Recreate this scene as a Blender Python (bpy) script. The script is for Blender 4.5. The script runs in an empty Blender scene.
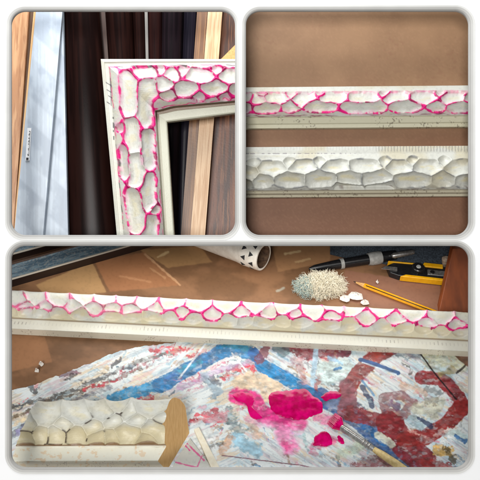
import bpy, bmesh, math, random
import numpy as np
random.seed(7); RNG = np.random.default_rng(11)
C = bpy.context.scene.collection
D0 = 0.70                       # camera stands 0.70 m before the board; 1 mm on the board = 1 px of the photo

# ------------------------------------------------------------------ helpers
def P(px, py, y):
    k = (D0 + y) / D0 * 0.001
    return np.array([(px - 240) * k, y, (240 - py) * k])
def proj(v):
    k = D0 / (D0 + v[..., 1]) / 0.001
    return 240 + v[..., 0] * k, 240 - v[..., 2] * k
def lin(c):
    c = np.asarray(c, float) / 255.0
    return np.where(c <= 0.04045, c / 12.92, ((c + 0.055) / 1.055) ** 2.4)
def nrm(v): v = np.asarray(v, float); return v / np.linalg.norm(v)
def ss(a, b, x): t = np.clip((x - a) / (b - a), 0, 1); return t * t * (3 - 2 * t)
TAB = RNG.random((16, 256, 256))
def vn(x, y, seed=0):
    T = TAB[seed % 16]
    xi = np.floor(x).astype(int); yi = np.floor(y).astype(int)
    fx = x - xi; fy = y - yi; fx = fx * fx * (3 - 2 * fx); fy = fy * fy * (3 - 2 * fy)
    a = T[xi & 255, yi & 255]; b = T[(xi + 1) & 255, yi & 255]; c = T[xi & 255, (yi + 1) & 255]; d = T[(xi + 1) & 255, (yi + 1) & 255]
    return (a * (1 - fx) + b * fx) * (1 - fy) + (c * (1 - fx) + d * fx) * fy
def fbm(x, y, seed=0, o=4):
    s = 0; a = 0.5; t = 0
    for i in range(o):
        s = s + a * vn(x, y, seed + i); t += a; a *= 0.55; x = x * 2.03 + 17.1; y = y * 2.03 + 5.7
    return s / t
def rot(x, y, deg):
    a = math.radians(deg); return x * math.cos(a) + y * math.sin(a), -x * math.sin(a) + y * math.cos(a)

def empty(name, loc, label, cat, group=None):
    o = bpy.data.objects.new(name, None); o.empty_display_size = 0.02; C.objects.link(o); o.location = loc
    o['label'] = label; o['category'] = cat
    if group: o['group'] = group
    return o
def tag(o, label=None, cat=None, group=None, kind=None):
    if label: o['label'] = label
    if cat: o['category'] = cat
    if group: o['group'] = group
    if kind: o['kind'] = kind
    return o
def origin_of(o):
    v = np.zeros(3)
    while o is not None: v = v + np.array(o.location); o = o.parent
    return v
def mesh_np(name, V, F, mat, parent=None, col=None, smooth=True, mats=None, midx=None):
    """V (n,3) world coords, F list/array of faces"""
    V = np.asarray(V, float).reshape(-1, 3)
    if parent is None:
        org = np.array([(V[:, 0].min() + V[:, 0].max()) / 2, (V[:, 1].min() + V[:, 1].max()) / 2, V[:, 2].min()]); loc = org
    else:
        po = origin_of(parent); loc = V.mean(0) - po; org = V.mean(0)
    me = bpy.data.meshes.new(name)
    if isinstance(F, np.ndarray):
        n = len(F); me.vertices.add(len(V)); me.vertices.foreach_set('co', (V - org).ravel())
        me.loops.add(F.size); me.loops.foreach_set('vertex_index', F.ravel().astype(np.int32))
        me.polygons.add(n); me.polygons.foreach_set('loop_start', np.arange(0, F.size, F.shape[1], dtype=np.int32))
        me.polygons.foreach_set('loop_total', np.full(n, F.shape[1], np.int32)); me.update(calc_edges=True); me.validate()
    else:
        me.from_pydata([tuple(v) for v in (V - org)], [], [tuple(int(i) for i in f) for f in F]); me.update()
    if col is not None:
        a = me.color_attributes.new('Col', 'FLOAT_COLOR', 'POINT')
        cc = np.ones((len(V), 4)); cc[:, :3] = col.reshape(-1, 3); a.data.foreach_set('color', cc.ravel())
    if smooth: me.polygons.foreach_set('use_smooth', np.ones(len(me.polygons), bool))
    for m in (mats or [mat]): me.materials.append(m)
    if midx is not None: me.polygons.foreach_set('material_index', np.asarray(midx, np.int32))
    o = bpy.data.objects.new(name, me); C.objects.link(o)
    if parent is not None: o.parent = parent
    o.location = loc
    return o
def gridF(n, m, wrap=False):
    i = np.arange(n - 1)[:, None]; j = np.arange(m if wrap else m - 1)[None, :]
    j2 = (j + 1) % m
    return np.stack([i * m + j, (i + 1) * m + j, (i + 1) * m + j2, i * m + j2], -1).reshape(-1, 4)

class MB:
    def __init__(s): s.v = []; s.f = []; s.n = 0
    def add(s, V, F):
        V = np.asarray(V, float).reshape(-1, 3)
        s.v.append(V); s.f += [tuple(int(i) + s.n for i in f) for f in F]; s.n += len(V); return s
    def tube(s, pts, rad, seg=24, cap=True, flat=1.0, up=None, rot0=0):
        pts = [np.array(p, float) for p in pts]; n = len(pts); rings = []
        ref = np.array(up if up is not None else (0.13, 0.2, 1.0), float)
        for i, p in enumerate(pts):
            d = nrm(pts[min(i + 1, n - 1)] - pts[max(i - 1, 0)])
            u = nrm(np.cross(d, ref)); w = np.cross(u, d)
            a = np.arange(seg) / seg * 2 * math.pi + rot0
            rings.append(p + rad[i] * (np.cos(a)[:, None] * u + flat * np.sin(a)[:, None] * w))
        F = [tuple(f) for f in gridF(n, seg, True)]
        if cap: F += [tuple(range(seg))[::-1], tuple((n - 1) * seg + k for k in range(seg))]
        return s.add(np.concatenate(rings), F)
    def hexa(s, c8):       # 8 corners: bottom ring 0-3, top ring 4-7
        return s.add(c8, [(0, 3, 2, 1), (4, 5, 6, 7), (0, 1, 5, 4), (1, 2, 6, 5), (2, 3, 7, 6), (3, 0, 4, 7)])
    def prism(s, poly, ex):   # poly (n,3), extruded by vector ex
        poly = np.asarray(poly, float); n = len(poly)
        return s.add(np.concatenate([poly, poly + ex]), [tuple(range(n))[::-1], tuple(range(n, 2 * n))] + [(i, (i + 1) % n, n + (i + 1) % n, n + i) for i in range(n)])
    def build(s, name, mat, parent=None, smooth=False, bevel=0, auto=True):
        o = mesh_np(name, np.concatenate(s.v), s.f, mat, parent, smooth=False)
        if bevel:
            m = o.modifiers.new('bevel', 'BEVEL'); m.width = bevel; m.segments = 3; m.limit_method = 'ANGLE'
        if smooth:
            me = o.data
            bm = bmesh.new(); bm.from_mesh(me)
            for f in bm.faces: f.smooth = True
            for e in bm.edges:
                if len(e.link_faces) == 2 and e.calc_face_angle(0) > math.radians(40): e.smooth = False
            bm.to_mesh(me); bm.free()
        return o

# ------------------------------------------------------------------ materials
def newmat(name):
    m = bpy.data.materials.new(name); m.use_nodes = True; nt = m.node_tree
    return m, nt, nt.nodes['Principled BSDF']
def node(nt, t, **kw):
    n = nt.nodes.new(t)
    for k, v in kw.items():
        if k in ('operation', 'blend_type', 'data_type', 'attribute_name', 'feature', 'wave_type', 'bands_direction'): setattr(n, k, v)
        else: n.inputs[k].default_value = v
    return n
def bump(nt, b, scale=400, strength=0.3, dist=0.0005, scl=(1, 1, 1), detail=4):
    tc = node(nt, 'ShaderNodeTexCoord'); mp = node(nt, 'ShaderNodeMapping'); mp.inputs['Scale'].default_value = scl
    nt.links.new(tc.outputs['Object'], mp.inputs['Vector'])
    nz = node(nt, 'ShaderNodeTexNoise', Scale=scale, Detail=detail); nt.links.new(mp.outputs[0], nz.inputs['Vector'])
    bp = node(nt, 'ShaderNodeBump', Strength=strength, Distance=dist); nt.links.new(nz.outputs['Fac'], bp.inputs['Height']); nt.links.new(bp.outputs[0], b.inputs['Normal'])
    return nz
def mat_attr(name, rough=0.5, bs=500, bst=0.35, bd=0.0004, coat=0.0):
    m, nt, b = newmat(name)
    at = node(nt, 'ShaderNodeAttribute', attribute_name='Col')
    nt.links.new(at.outputs['Color'], b.inputs['Base Color']); b.inputs['Roughness'].default_value = rough
    b.inputs['Coat Weight'].default_value = coat; b.inputs['Coat Roughness'].default_value = 0.15
    bump(nt, b, bs, bst, bd); return m
def mat_noise(name, c1, c2, scale=60, rough=0.5, scl=(1, 1, 1), bst=0.3, bd=0.0004, metal=0.0, detail=6, rvar=0.0, contrast=(0.35, 0.65)):
    m, nt, b = newmat(name)
    nz = bump(nt, b, scale, bst, bd, scl, detail)
    cr = node(nt, 'ShaderNodeValToRGB'); cr.color_ramp.elements[0].position = contrast[0]; cr.color_ramp.elements[1].position = contrast[1]
    cr.color_ramp.elements[0].color = (*lin(c1), 1); cr.color_ramp.elements[1].color = (*lin(c2), 1)
    nt.links.new(nz.outputs['Fac'], cr.inputs[0]); nt.links.new(cr.outputs[0], b.inputs['Base Color'])
    b.inputs['Roughness'].default_value = rough; b.inputs['Metallic'].default_value = metal
    if rvar:
        mr = node(nt, 'ShaderNodeMapRange'); mr.inputs['To Min'].default_value = rough - rvar; mr.inputs['To Max'].default_value = rough + rvar
        nt.links.new(nz.outputs['Fac'], mr.inputs['Value']); nt.links.new(mr.outputs[0], b.inputs['Roughness'])
    return m
M = {}
M['gesso'] = mat_attr('gesso', 0.42, 700, 0.35, 0.0004)
M['palette'] = mat_attr('palette_paint', 0.45, 700, 0.2, 0.0003, 0.1)
M['kraft'] = mat_attr('kraft_card', 0.6, 900, 0.25, 0.0003)
M['attrwood'] = mat_attr('painted_wood', 0.42, 500, 0.25, 0.0003)
M['sheen'] = mat_attr('dark_lacquer', 0.25, 900, 0.12, 0.0002)
M['white'] = mat_noise('white_board', (250, 250, 250), (252, 252, 252), 40, 0.8, bst=0.05)
M['rim'] = mat_noise('grey_rim', (160, 158, 154), (166, 164, 160), 40, 0.8, bst=0.05)  # greys in steps that carry the painted drop shadow of the openings
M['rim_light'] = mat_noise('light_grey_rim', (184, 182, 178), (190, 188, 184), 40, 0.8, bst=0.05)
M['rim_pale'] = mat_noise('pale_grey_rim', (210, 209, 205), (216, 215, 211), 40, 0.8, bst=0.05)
M['tan'] = mat_noise('raw_wood_end', (230, 188, 128), (216, 170, 108), 160, 0.8, scl=(3, 3, .6), bst=0.4)
M['sheen'].node_tree.nodes['Principled BSDF'].inputs['Specular IOR Level'].default_value = 0.07
M['black'] = mat_noise('black_plastic', (20, 20, 22), (30, 30, 32), 300, 0.3, bst=0.1)
M['yellow'] = mat_noise('yellow_plastic', (226, 160, 10), (236, 176, 22), 200, 0.35, bst=0.1)
M['steel'] = mat_noise('steel', (150, 148, 145), (190, 188, 184), 300, 0.3, metal=0.8, bst=0.1)
M['greyp'] = mat_noise('grey_plastic', (150, 150, 146), (176, 176, 172), 200, 0.45)
M['pencil'] = mat_noise('pencil_lacquer', (222, 150, 12), (232, 168, 24), 200, 0.3, bst=0.1)
M['woodtip'] = mat_noise('sharpened_wood', (200, 150, 90), (222, 176, 112), 500, 0.7)
M['handle'] = mat_noise('brush_handle_wood', (196, 170, 110), (222, 198, 140), 250, 0.45, scl=(1, 1, 1))
M['tube'] = mat_noise('white_plaster_tube', (214, 208, 196), (232, 228, 218), 120, 0.6)
M['tubein'] = mat_noise('tube_inside', (70, 48, 34), (110, 84, 62), 200, 0.8)
M['brownblock'] = mat_noise('brown_board', (104, 48, 16), (134, 66, 26), 90, 0.55, scl=(1, 1, 0.15))
M['cloth'] = mat_noise('dark_cloth', (34, 40, 48), (62, 72, 82), 500, 0.9, bst=0.5)
M['fibrec'] = mat_noise('cream_fibre', (226, 218, 194), (240, 234, 216), 200, 0.7)
M['fibreb'] = mat_noise('blue_stained_fibre', (140, 166, 168), (196, 208, 196), 200, 0.7)
M['scrap'] = mat_noise('paper_scrap', (226, 218, 208), (240, 236, 230), 300, 0.7)
M['beige'] = mat_noise('beige_knob', (150, 130, 112), (186, 166, 146), 200, 0.6)
M['shelf'] = mat_noise('shelf_grey', (50, 46, 44), (62, 58, 54), 60, 0.8)
M['darkwall'] = mat_noise('dark_backing', (16, 9, 9), (26, 15, 14), 60, 0.9)
def mat_paint(name, c1, c2, rough):
    m = mat_noise(name, c1, c2, 110, rough, bst=0.5, bd=0.0008); p_ = m.node_tree.nodes['Principled BSDF']; p_.inputs['Specular IOR Level'].default_value = 0.2; p_.inputs['Coat Weight'].default_value = .6; p_.inputs['Coat Roughness'].default_value = .08
    return m
M['magenta'] = mat_paint('wet_magenta_paint', (206, 0, 96), (230, 6, 124), 0.22)
M['crimson'] = mat_paint('wet_crimson_paint', (176, 0, 76), (226, 4, 116), 0.2)
M['label'] = mat_noise('label_print', (232, 234, 236), (240, 240, 240), 200, 0.6)
M['ink'] = mat_noise('black_ink', (28, 28, 32), (44, 44, 48), 200, 0.7)

# ------------------------------------------------------------------ white board with three windows
OPEN = [(10.5, 10.5, 235, 235), (246, 10.5, 469.5, 235), (10.5, 246, 469.5, 468.5)]
def contour(r, off, rad=14, seg=14):
    x0, y0, x1, y1 = r; x0 -= off; y0 -= off; x1 += off; y1 += off; R = rad + off; pts = []
    for cx, cy, a0 in ((x1 - R, y0 + R, -90), (x1 - R, y1 - R, 0), (x0 + R, y1 - R, 90), (x0 + R, y0 + R, 180)):
        for k in range(seg + 1):
            a = math.radians(a0 + 90 * k / seg); pts.append((cx + R * math.cos(a), cy + R * math.sin(a)))
    return pts
def board_sheet(off, y, flip=False):
    bm = bmesh.new(); edges = []
    E = 3
    for loop in [[(-E, -E), (480 + E, -E), (480 + E, 480 + E), (-E, 480 + E)]] + [contour(r, off) for r in OPEN]:
        vs = [bm.verts.new(((x - 240) * 0.001, y, (240 - yy) * 0.001)) for x, yy in loop]
        edges += [bm.edges.new((vs[i], vs[(i + 1) % len(vs)])) for i in range(len(vs))]
    bmesh.ops.triangle_fill(bm, use_beauty=True, use_dissolve=False, edges=edges)
    V = np.array([v.co[:] for v in bm.verts]); F = [tuple(v.index for v in f.verts) for f in bm.faces]; bm.verts.index_update()
    V = np.array([v.co[:] for v in bm.verts]); F = [tuple(v.index for v in f.verts) for f in bm.faces]
    bm.free(); return V, F
b = MB(); b.add(*board_sheet(5.2, 0.0)); b.add(*board_sheet(0.0, 0.0045))
E = 0.243
o = [(-E, 0, -E), (E, 0, -E), (E, 0, E), (-E, 0, E)]; o2 = [(x, 0.0045, z) for x, _, z in o]
b.add(o + o2, [(i, (i + 1) % 4, 4 + (i + 1) % 4, 4 + i) for i in range(4)])
board = b.build('wall', M['white']); tag(board, kind='structure')
for r in OPEN:  # stepped grey bands imitate a soft drop shadow round each opening
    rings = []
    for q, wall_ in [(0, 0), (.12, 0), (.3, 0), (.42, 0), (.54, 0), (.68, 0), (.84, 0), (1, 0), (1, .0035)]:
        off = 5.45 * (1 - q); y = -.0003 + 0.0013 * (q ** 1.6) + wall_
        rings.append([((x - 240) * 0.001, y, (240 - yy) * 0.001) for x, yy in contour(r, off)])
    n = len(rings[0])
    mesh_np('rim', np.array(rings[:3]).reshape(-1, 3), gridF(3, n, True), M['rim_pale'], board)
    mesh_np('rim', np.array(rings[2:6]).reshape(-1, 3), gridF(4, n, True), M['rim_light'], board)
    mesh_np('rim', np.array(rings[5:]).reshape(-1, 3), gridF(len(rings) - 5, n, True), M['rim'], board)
# added plank between upper and lower compartments keeps top light out below; back walls
def boxm(name, x0, x1, y0, y1, z0, z1, mat, **kw):
    b = MB(); b.hexa([(x0, y0, z0), (x1, y0, z0), (x1, y1, z0), (x0, y1, z0), (x0, y0, z1), (x1, y0, z1), (x1, y1, z1), (x0, y1, z1)])
    o = b.build(name, mat); tag(o, **kw); return o
boxm('shelf', -0.30, 0.30, 0.006, 0.42, -0.0028, -0.0002, M['shelf'], kind='structure')
boxm('partition', -0.0012, 0.0012, 0.006, 0.13, 0.0, 0.29, M['shelf'], kind='structure')
boxm('backdrop', -0.32, -0.0014, 0.118, 0.124, 0.0, 0.30, M['darkwall'], kind='structure')

# ------------------------------------------------------------------ carved moulding sweep
def densify(pts, step):
    pts = np.array(pts, float); out = [pts[0]]; idx = [0]
    for i in range(len(pts) - 1):
        n = max(1, int(np.ceil(np.linalg.norm(pts[i + 1] - pts[i]) / step)))
        for k in range(1, n + 1): out.append(pts[i] + (pts[i + 1] - pts[i]) * k / n)
        idx.append(len(out) - 1)
    return np.array(out), idx
def smooth_curve(pts, n=6):     # catmull-rom through pts
    pts = [np.array(p, float) for p in pts]; pp = [2 * pts[0] - pts[1]] + pts + [2 * pts[-1] - pts[-2]]; out = []
    for i in range(1, len(pp) - 2):
        for k in range(n):
            t = k / n; p0, p1, p2, p3 = pp[i - 1:i + 3]
            out.append(0.5 * (2 * p1 + (p2 - p0) * t + (2 * p0 - 5 * p1 + 4 * p2 - p3) * t * t + (3 * p1 - p0 - 3 * p2 + p3) * t ** 3))
    out.append(pts[-1]); return out
def cellfield(x, y, cells, ax=1.0, wob=1.0):
    x = x + wob * (fbm(x / 9, y / 9, 3, 3) - 0.5) * 5; y = y + wob * (fbm(x / 9 + 40, y / 9, 5, 3) - 0.5) * 4
    Fs = []
    for c in cells:
        d = None
        if len(c) > 1:
            for i in range(len(c) - 1):
                (xa, ya), (xb, yb) = c[i], c[i + 1]
                vx, vy = (xb - xa) * ax, yb - ya; t = np.clip((((x - xa) * ax) * vx + (y - ya) * vy) / (vx * vx + vy * vy), 0, 1)
                dd = np.hypot((x - xa) * ax - vx * t, y - ya - vy * t); d = dd if d is None else np.minimum(d, dd)
        else: d = np.hypot((x - c[0][0]) * ax, y - c[0][1])
        Fs.append(d)
    Fs = np.stack(Fs); ids = np.argsort(Fs, axis=0)[:3]
    S = np.take_along_axis(Fs, ids, 0)
    inv = np.sum(1.0 / np.maximum(Fs, .05) ** 9, axis=0) - 1.0 / np.maximum(S[0], .05) ** 9
    F2 = np.maximum(inv, 1e-12) ** (-1 / 9.)
    r = np.clip(S[0] / F2, 0, 1)
    return (S[1] - S[0]) / 2, (S[2] - S[0]) / 2, ids, r
def moulding(name, parent, mat, lip, carve, rest, frame, s0, s1, cells, paint, step=0.5, D=3.0, w=7.0, ax=0.9, scale=0.001, capends=(True, True), edgepad=1.0, endpad=None, wob=0.42, flats=(), cut_mat=None):
    cs = smooth_curve(carve)
    pts = list(lip) + cs + list(rest)
    PR, idx = densify(pts, step); PR = PR.copy()
    c0 = idx[len(lip)]; c1 = idx[len(lip) + len(cs) - 1]
    K = len(PR); T = np.gradient(PR, axis=0); N = np.stack([-T[:, 1], T[:, 0]], 1); N /= np.maximum(1e-9, np.linalg.norm(N, axis=1))[:, None]
    arc = np.concatenate([[0], np.cumsum(np.linalg.norm(np.diff(PR, axis=0), axis=1))])
    m = np.clip((arc - arc[c0]) / edgepad, 0, 1) * np.clip((arc[c1] - arc) / (endpad or edgepad), 0, 1)
    nS = int((s1(0, 0) - s0(0, 0)) / step) + 2; u = np.linspace(0, 1, nS)[:, None]
    A = PR[None, :, 0]; Bv = PR[None, :, 1]
    S = s0(A, Bv) * (1 - u) + s1(A, Bv) * u
    base = frame(S, A + 0 * S, Bv + 0 * S); px, py = proj(base)
    e, e3, ids, r_ = cellfield(px, py, cells + [list(f) for f in flats], ax, wob); fl_ = ids[0] >= len(cells)
    mm = m[None, :]
    ewall = np.minimum((arc - arc[c0]), (arc[c1] - arc))[None, :] * 0.8
    q = np.where(fl_, .25 * ss(1, .2, r_) * 0, 1 - r_ ** 2.1)
    d = -D * mm * q + 0.22 * (fbm(px / 3.3, py / 3.3, 2, 3) - 0.5)
    d = d * np.where(mm > 0, 1, 0.35)
    A2 = A + N[None, :, 0] * d; B2 = Bv + N[None, :, 1] * d
    S = S + (s0(A2, B2) - s0(A, Bv)) * (1 - u) + (s1(A2, B2) - s1(A, Bv)) * u
    pos = frame(S, A2, B2)
    col = paint(px, py, e, e3, ids, mm, PR, S, arc[None, :] - arc[c0], arc[c1] - arc[None, :])
    V = pos.reshape(-1, 3); F = gridF(nS, K)
    o = mesh_np(name, V, F, mat, parent, col=col)
    for w_, i in ((0, 0), (1, nS - 1)):
        if capends[w_]:
            ring = pos[i]; cc = np.tile(lin((196, 184, 150)), (K, 1))
            b = MB(); b.add(ring, [tuple(range(K))]); c = b.build('cut_end', M['scrap'] if w_ == 0 else M['tan'], o if parent is None else parent)
    return o, pos
def mixc(a, b, t): t = np.asarray(t)[..., None]; return a * (1 - t) + b * t
WHITE = lin((200, 200, 191)); CREAM = lin((190, 178, 142)); PINK = lin((218, 14, 118)); PALEP = lin((236, 150, 196))
def gesso(px, py, m, e, cream=0.35, seed=0):
    col = np.broadcast_to(WHITE, px.shape + (3,)).copy()
    n = fbm(px / 26 + seed, py / 14, 1, 3); f = fbm(px / 2.1, py / 2.1, 6, 3)
    col = mixc(col, CREAM, np.clip(cream * ss(0.42, 0.7, n) + 0.0 * e, 0, 1))
    # rubbed, toned middle of the scoops
    col = mixc(col, lin((206, 194, 150)), 0.55 * m * ss(2.5, 7, e) * ss(0.4, 0.62, fbm(px / 12 + 9, py / 5, 8, 3)) * cream / 0.35)
    col *= (1 - 0.10 * ss(0.5, 0.8, f))[..., None]
    return col
def specks(col, px, py, mask, thr=0.74, c=(70, 56, 50), sc=1.1, seed=4, amt=0.8):
    s = ss(thr, thr + 0.05, vn(px / sc, py / sc, seed)) * ss(0.45, 0.6, vn(px / 9, py / 6, seed + 2)) * mask
    return mixc(col, lin(c), amt * s)
def pinklines(col, px, py, e, e3, mask, wmin=0.25, wmax=1.3, halo=0.35):
    n = fbm(px / 7, py / 7, 9, 3); w = wmin + (wmax - wmin) * ss(0.28, 0.68, n) + 1.3 * ss(2.6, 0.2, e3) * ss(0.35, 0.6, vn(px / 5, py / 5, 12))
    a = ss(w + 0.45, w - 0.25, e) * mask * (1 - .85 * ss(.56, .66, fbm(px / 5, py / 5, 2, 3)) * (e3 > 2.2))
    h = ss(w + 3.0, w, e) * mask * halo * ss(0.3, 0.6, fbm(px / 4, py / 4, 13, 2))
    col = mixc(col, PALEP, h)
    pc = mixc(np.broadcast_to(PINK, px.shape + (3,)), lin((160, 10, 84)), ss(0.5, 0.7, vn(px / 4, py / 4, 3)))
    return mixc(col, pc, 0) * (1 - a[..., None]) + pc * a[..., None]

# ================================================================== PANEL 2 : two straight lengths on brown board
yb = 0.048
gx = np.arange(242, 500, 1.0); gy = np.arange(-12, 245, 1.0); X, Y = np.meshgrid(gx, gy, indexing='ij')
V = P(0, 0, yb)[None, None] * 0 + np.stack([np.maximum((X - 240) * 0.001 * (D0 + yb) / D0, 0.0016), np.full(X.shape, yb), np.maximum((240 - Y) * 0.001 * (D0 + yb) / D0, 0.0)], -1)
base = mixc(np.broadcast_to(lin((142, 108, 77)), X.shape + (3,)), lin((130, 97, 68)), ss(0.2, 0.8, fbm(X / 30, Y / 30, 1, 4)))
base = mixc(base, lin((112, 66, 42)), 0.7 * ss(60, 200, Y + (fbm(X / 40, Y / 40, 8, 3) - .5) * 50))  # shade painted into the board, deeper towards the bottom
base = mixc(base, lin((170, 128, 98)), 0.12 * ss(0.5, 0.8, fbm(X / 1.2, Y / 1.2, 4, 2)))
base = mixc(base, lin((120, 78, 56)), 0.25 * ss(0.66, 0.8, vn(X / 2.6, Y / 2.1, 7)) * ss(.5, .65, fbm(X / 30, Y / 22, 6, 3)))
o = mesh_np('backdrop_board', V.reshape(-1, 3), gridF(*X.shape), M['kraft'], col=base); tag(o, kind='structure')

def mk_panel2(zt_l, zt_r, lip, carve, rest, cells, paint, flats, name, label, D, w):
    yp = yb - 0.0005; ys = yb - 0.020
    a = P(241.5, zt_l, ys); c = P(480, zt_r, ys); ax = nrm(c - a); dn = nrm(np.array([ax[2], 0, -ax[0]]))
    a = a.copy(); a[1] = yp; 
    def frame(S, A, B):
        return a + S[..., None] * 0.001 * np.array([ax[0], 0, ax[2]]) + A[..., None] * 0.001 * dn + B[..., None] * 0.001 * np.array([0, -1, 0])
    r = empty(name, tuple((a + frame(np.array(245.), np.array(40.), np.array(0.))) / 2), label, 'frame moulding', 'lengths of carved frame moulding')
    moulding('carved_strip', r, M['gesso'], lip, carve, rest, frame, lambda A, B: 0 * A + 0.8, lambda A, B: 0 * A + 246, cells, paint, D=D, w=w, flats=flats)
    return r
cells1 = [[(246, 96)], [(258, 100)], [(272, 97), (282, 96)], [(262, 90)], [(291, 91)], [(300, 98), (309, 95)], [(327, 97), (341, 94)], [(320, 89)], [(355, 96), (372, 96)], [(385, 91)], [(390, 96), (402, 93)], [(418, 96), (430, 96)], [(441, 90)], [(448, 97), (458, 95)], [(472, 98)],
          [(245, 108)], [(260, 109), (272, 109)], [(290, 107)], [(314, 107), (328, 107)], [(350, 108), (378, 108)], [(398, 107), (412, 107)], [(437, 107)], [(455, 109), (470, 108)]]
def paint1(px, py, e, e3, ids, m, PR, S, tc, tc2):
    col = gesso(px, py, m, e, 0.35, 3)
    edge = np.minimum(np.abs(tc2), 50); bm_ = (tc > -1.0) & (tc2 > -1.5)
    low = ss(-0.5, 1.0, -tc2)                           # below the carving
    col = mixc(col, lin((206, 200, 170)), 0.75 * low)
    col = specks(col, px, py, low, 0.76, (96, 84, 70), 1.3, 4, .6)
    col = pinklines(col, px, py, e, e3, ((tc > 0) & (tc2 > 0)) * (1 - .6 * ((ids[1] == len(cells1)) | (ids[0] == len(cells1)))), 0.0, .85)
    wob = (fbm(px / 11, py * 0, 7, 3) - 0.5) * 3
    a = ss(1.4, 0.1, np.abs(tc2 + wob * 1.3 - 1.0)) * ss(0.35, 0.75, fbm(px / 9, py / 4, 11, 3)); col = mixc(col, lin((130, 20, 80)), 0.85 * a)
    a = ss(0.9, 0.2, np.abs(tc + wob * 1.3 - 1.5)) * ss(0.4, 0.7, fbm(px / 10, py / 4 + 3, 12, 3)); col = mixc(col, lin((206, 60, 140)), 0.7 * a)
    return col
mk_panel2(86, 84, [(0, 0), (0, 13)], [(5, 15), (8, 19), (15, 22.5), (24, 22), (31.5, 16)], [(32.5, 14), (38, 11), (38.8, 9), (42.5, 8), (42.8, 0)], cells1, paint1, [[(238, 87.3), (480, 85.6)], [(238, 119.5), (480, 118.5)]],
          'frame_moulding', 'upper straight length of white carved moulding with pink paint along the ridges, on the brown board', 3.4, 7.5)
cells2 = [[(250, 172)], [(254, 160)], [(265, 166), (277, 166)], [(290, 159)], [(298, 166), (308, 163)], [(332, 166), (342, 164)], [(320, 158)], [(357, 164), (373, 164)], [(385, 158)], [(395, 165), (404, 166)], [(421, 164), (433, 165)], [(413, 158)], [(445, 158)], [(454, 166), (466, 164)],
          [(244, 186)], [(262, 182)], [(286, 181), (296, 180)], [(314, 180), (329, 179)], [(344, 178), (358, 180)], [(366, 180), (382, 177)], [(403, 180), (419, 180)], [(444, 180)], [(466, 183)], [(340, 189), (360, 190)], [(368, 190), (388, 189)]]
def paint2(px, py, e, e3, ids, m, PR, S, tc, tc2):
    col = gesso(px, py, m, e, 0.5, 30)
    low = ss(-0.5, 1.0, -tc2); col = mixc(col, lin((188, 178, 150)), 0.8 * low); col = specks(col, px, py, low, 0.74, (96, 84, 70), 1.3, 4, .6)
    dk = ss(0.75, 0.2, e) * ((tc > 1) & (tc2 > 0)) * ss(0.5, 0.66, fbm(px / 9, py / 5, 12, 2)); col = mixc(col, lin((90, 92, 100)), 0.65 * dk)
    wob = (fbm(px / 11, py * 0, 7, 3) - 0.5) * 3
    a = ss(1.2, 0.1, np.abs(tc2 + wob * 1.3 - 1.0)) * ss(0.4, 0.75, fbm(px / 6, py / 4, 11, 3)); col = mixc(col, lin((96, 70, 64)), 0.75 * a)
    lipz = tc < -0.5
    dash = ss(0.7, 0.3, np.abs(py - 153.6 + (px - 244) * 0.002)) * ss(0.45, 0.6, vn(px / 1.6, px * 0, 2)) * ss(372, 340, px); col = mixc(col, lin((110, 100, 112)), 0.6 * dash)
    tick = ss(0.42, 0.62, np.cos((px - 376) * 2 * math.pi / 3.05)) * ss(374, 378, px) * ss(152.5, 150.5, py) * (py > 145.5); col = mixc(col, lin((120, 118, 116)), 0.55 * tick)
    tick = ss(0.5, 0.8, np.cos((px - 376) * 2 * math.pi / 3.05)) * ss(250, 300, px) * (1 - ss(374, 378, px)) * ss(151, 149.5, py); col = mixc(col, lin((150, 148, 146)), 0.25 * tick)
    ln = ss(0.8, 0.3, np.abs(PR[None, :, 0] - 49)); col = mixc(col, lin((120, 104, 84)), 0.5 * ln)
    return col
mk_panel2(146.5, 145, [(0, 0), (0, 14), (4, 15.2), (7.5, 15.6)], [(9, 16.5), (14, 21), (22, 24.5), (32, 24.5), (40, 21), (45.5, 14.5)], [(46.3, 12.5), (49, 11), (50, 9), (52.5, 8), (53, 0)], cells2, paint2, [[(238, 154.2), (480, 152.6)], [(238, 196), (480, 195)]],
          'frame_moulding', 'lower straight length of plain white carved moulding with ruler ticks along its top edge', 4.8, 10)

# ================================================================== PANEL 1 : mitred frame corner before upright stock
yp1 = 0.062
O_, I_ = np.array((99.5, 57.5)), np.array((165.5, 119.5)); OB, IB = np.array((116.2, 241)), np.array((173.2, 241)); OR, IR = np.array((240.0, 57.5)), np.array((240.0, 109.8))
def rail_frame(A_, B_, warp=False):      # A_: far end (outer,inner) ; from mitre to far end; s 0..1, a 0..60
    def fr(S, A, B):
        s = S[..., None] / 180.0
        if warp:
            Aw = np.interp(A, [0, 4.0, 7.2, 49.6, 60], [0, 3.6, 6.2, 47, 60]); k_ = ss(0, 50, S); A = A * (1 - k_) + Aw * k_
        v = (A / 60.0)[..., None]
        far = A_ * (1 - v) + B_ * v; cor = O_ * (1 - v) + I_ * v
        p = cor * (1 - s) + far * s
        yy = yp1 - 0.024
        k = (D0 + yy) / D0 * 0.001
        return np.stack([(p[..., 0] - 240) * k, yp1 - B * 0.001, np.maximum((240 - p[..., 1]) * k, 0.0003)], -1)
    return fr
FF = [[(109, 62), (112, 90), (118.5, 245)], [(106, 61.5), (245, 61.5)], [(159.5, 110), (166, 245)], [(158, 106.5), (245, 103)]]
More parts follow.
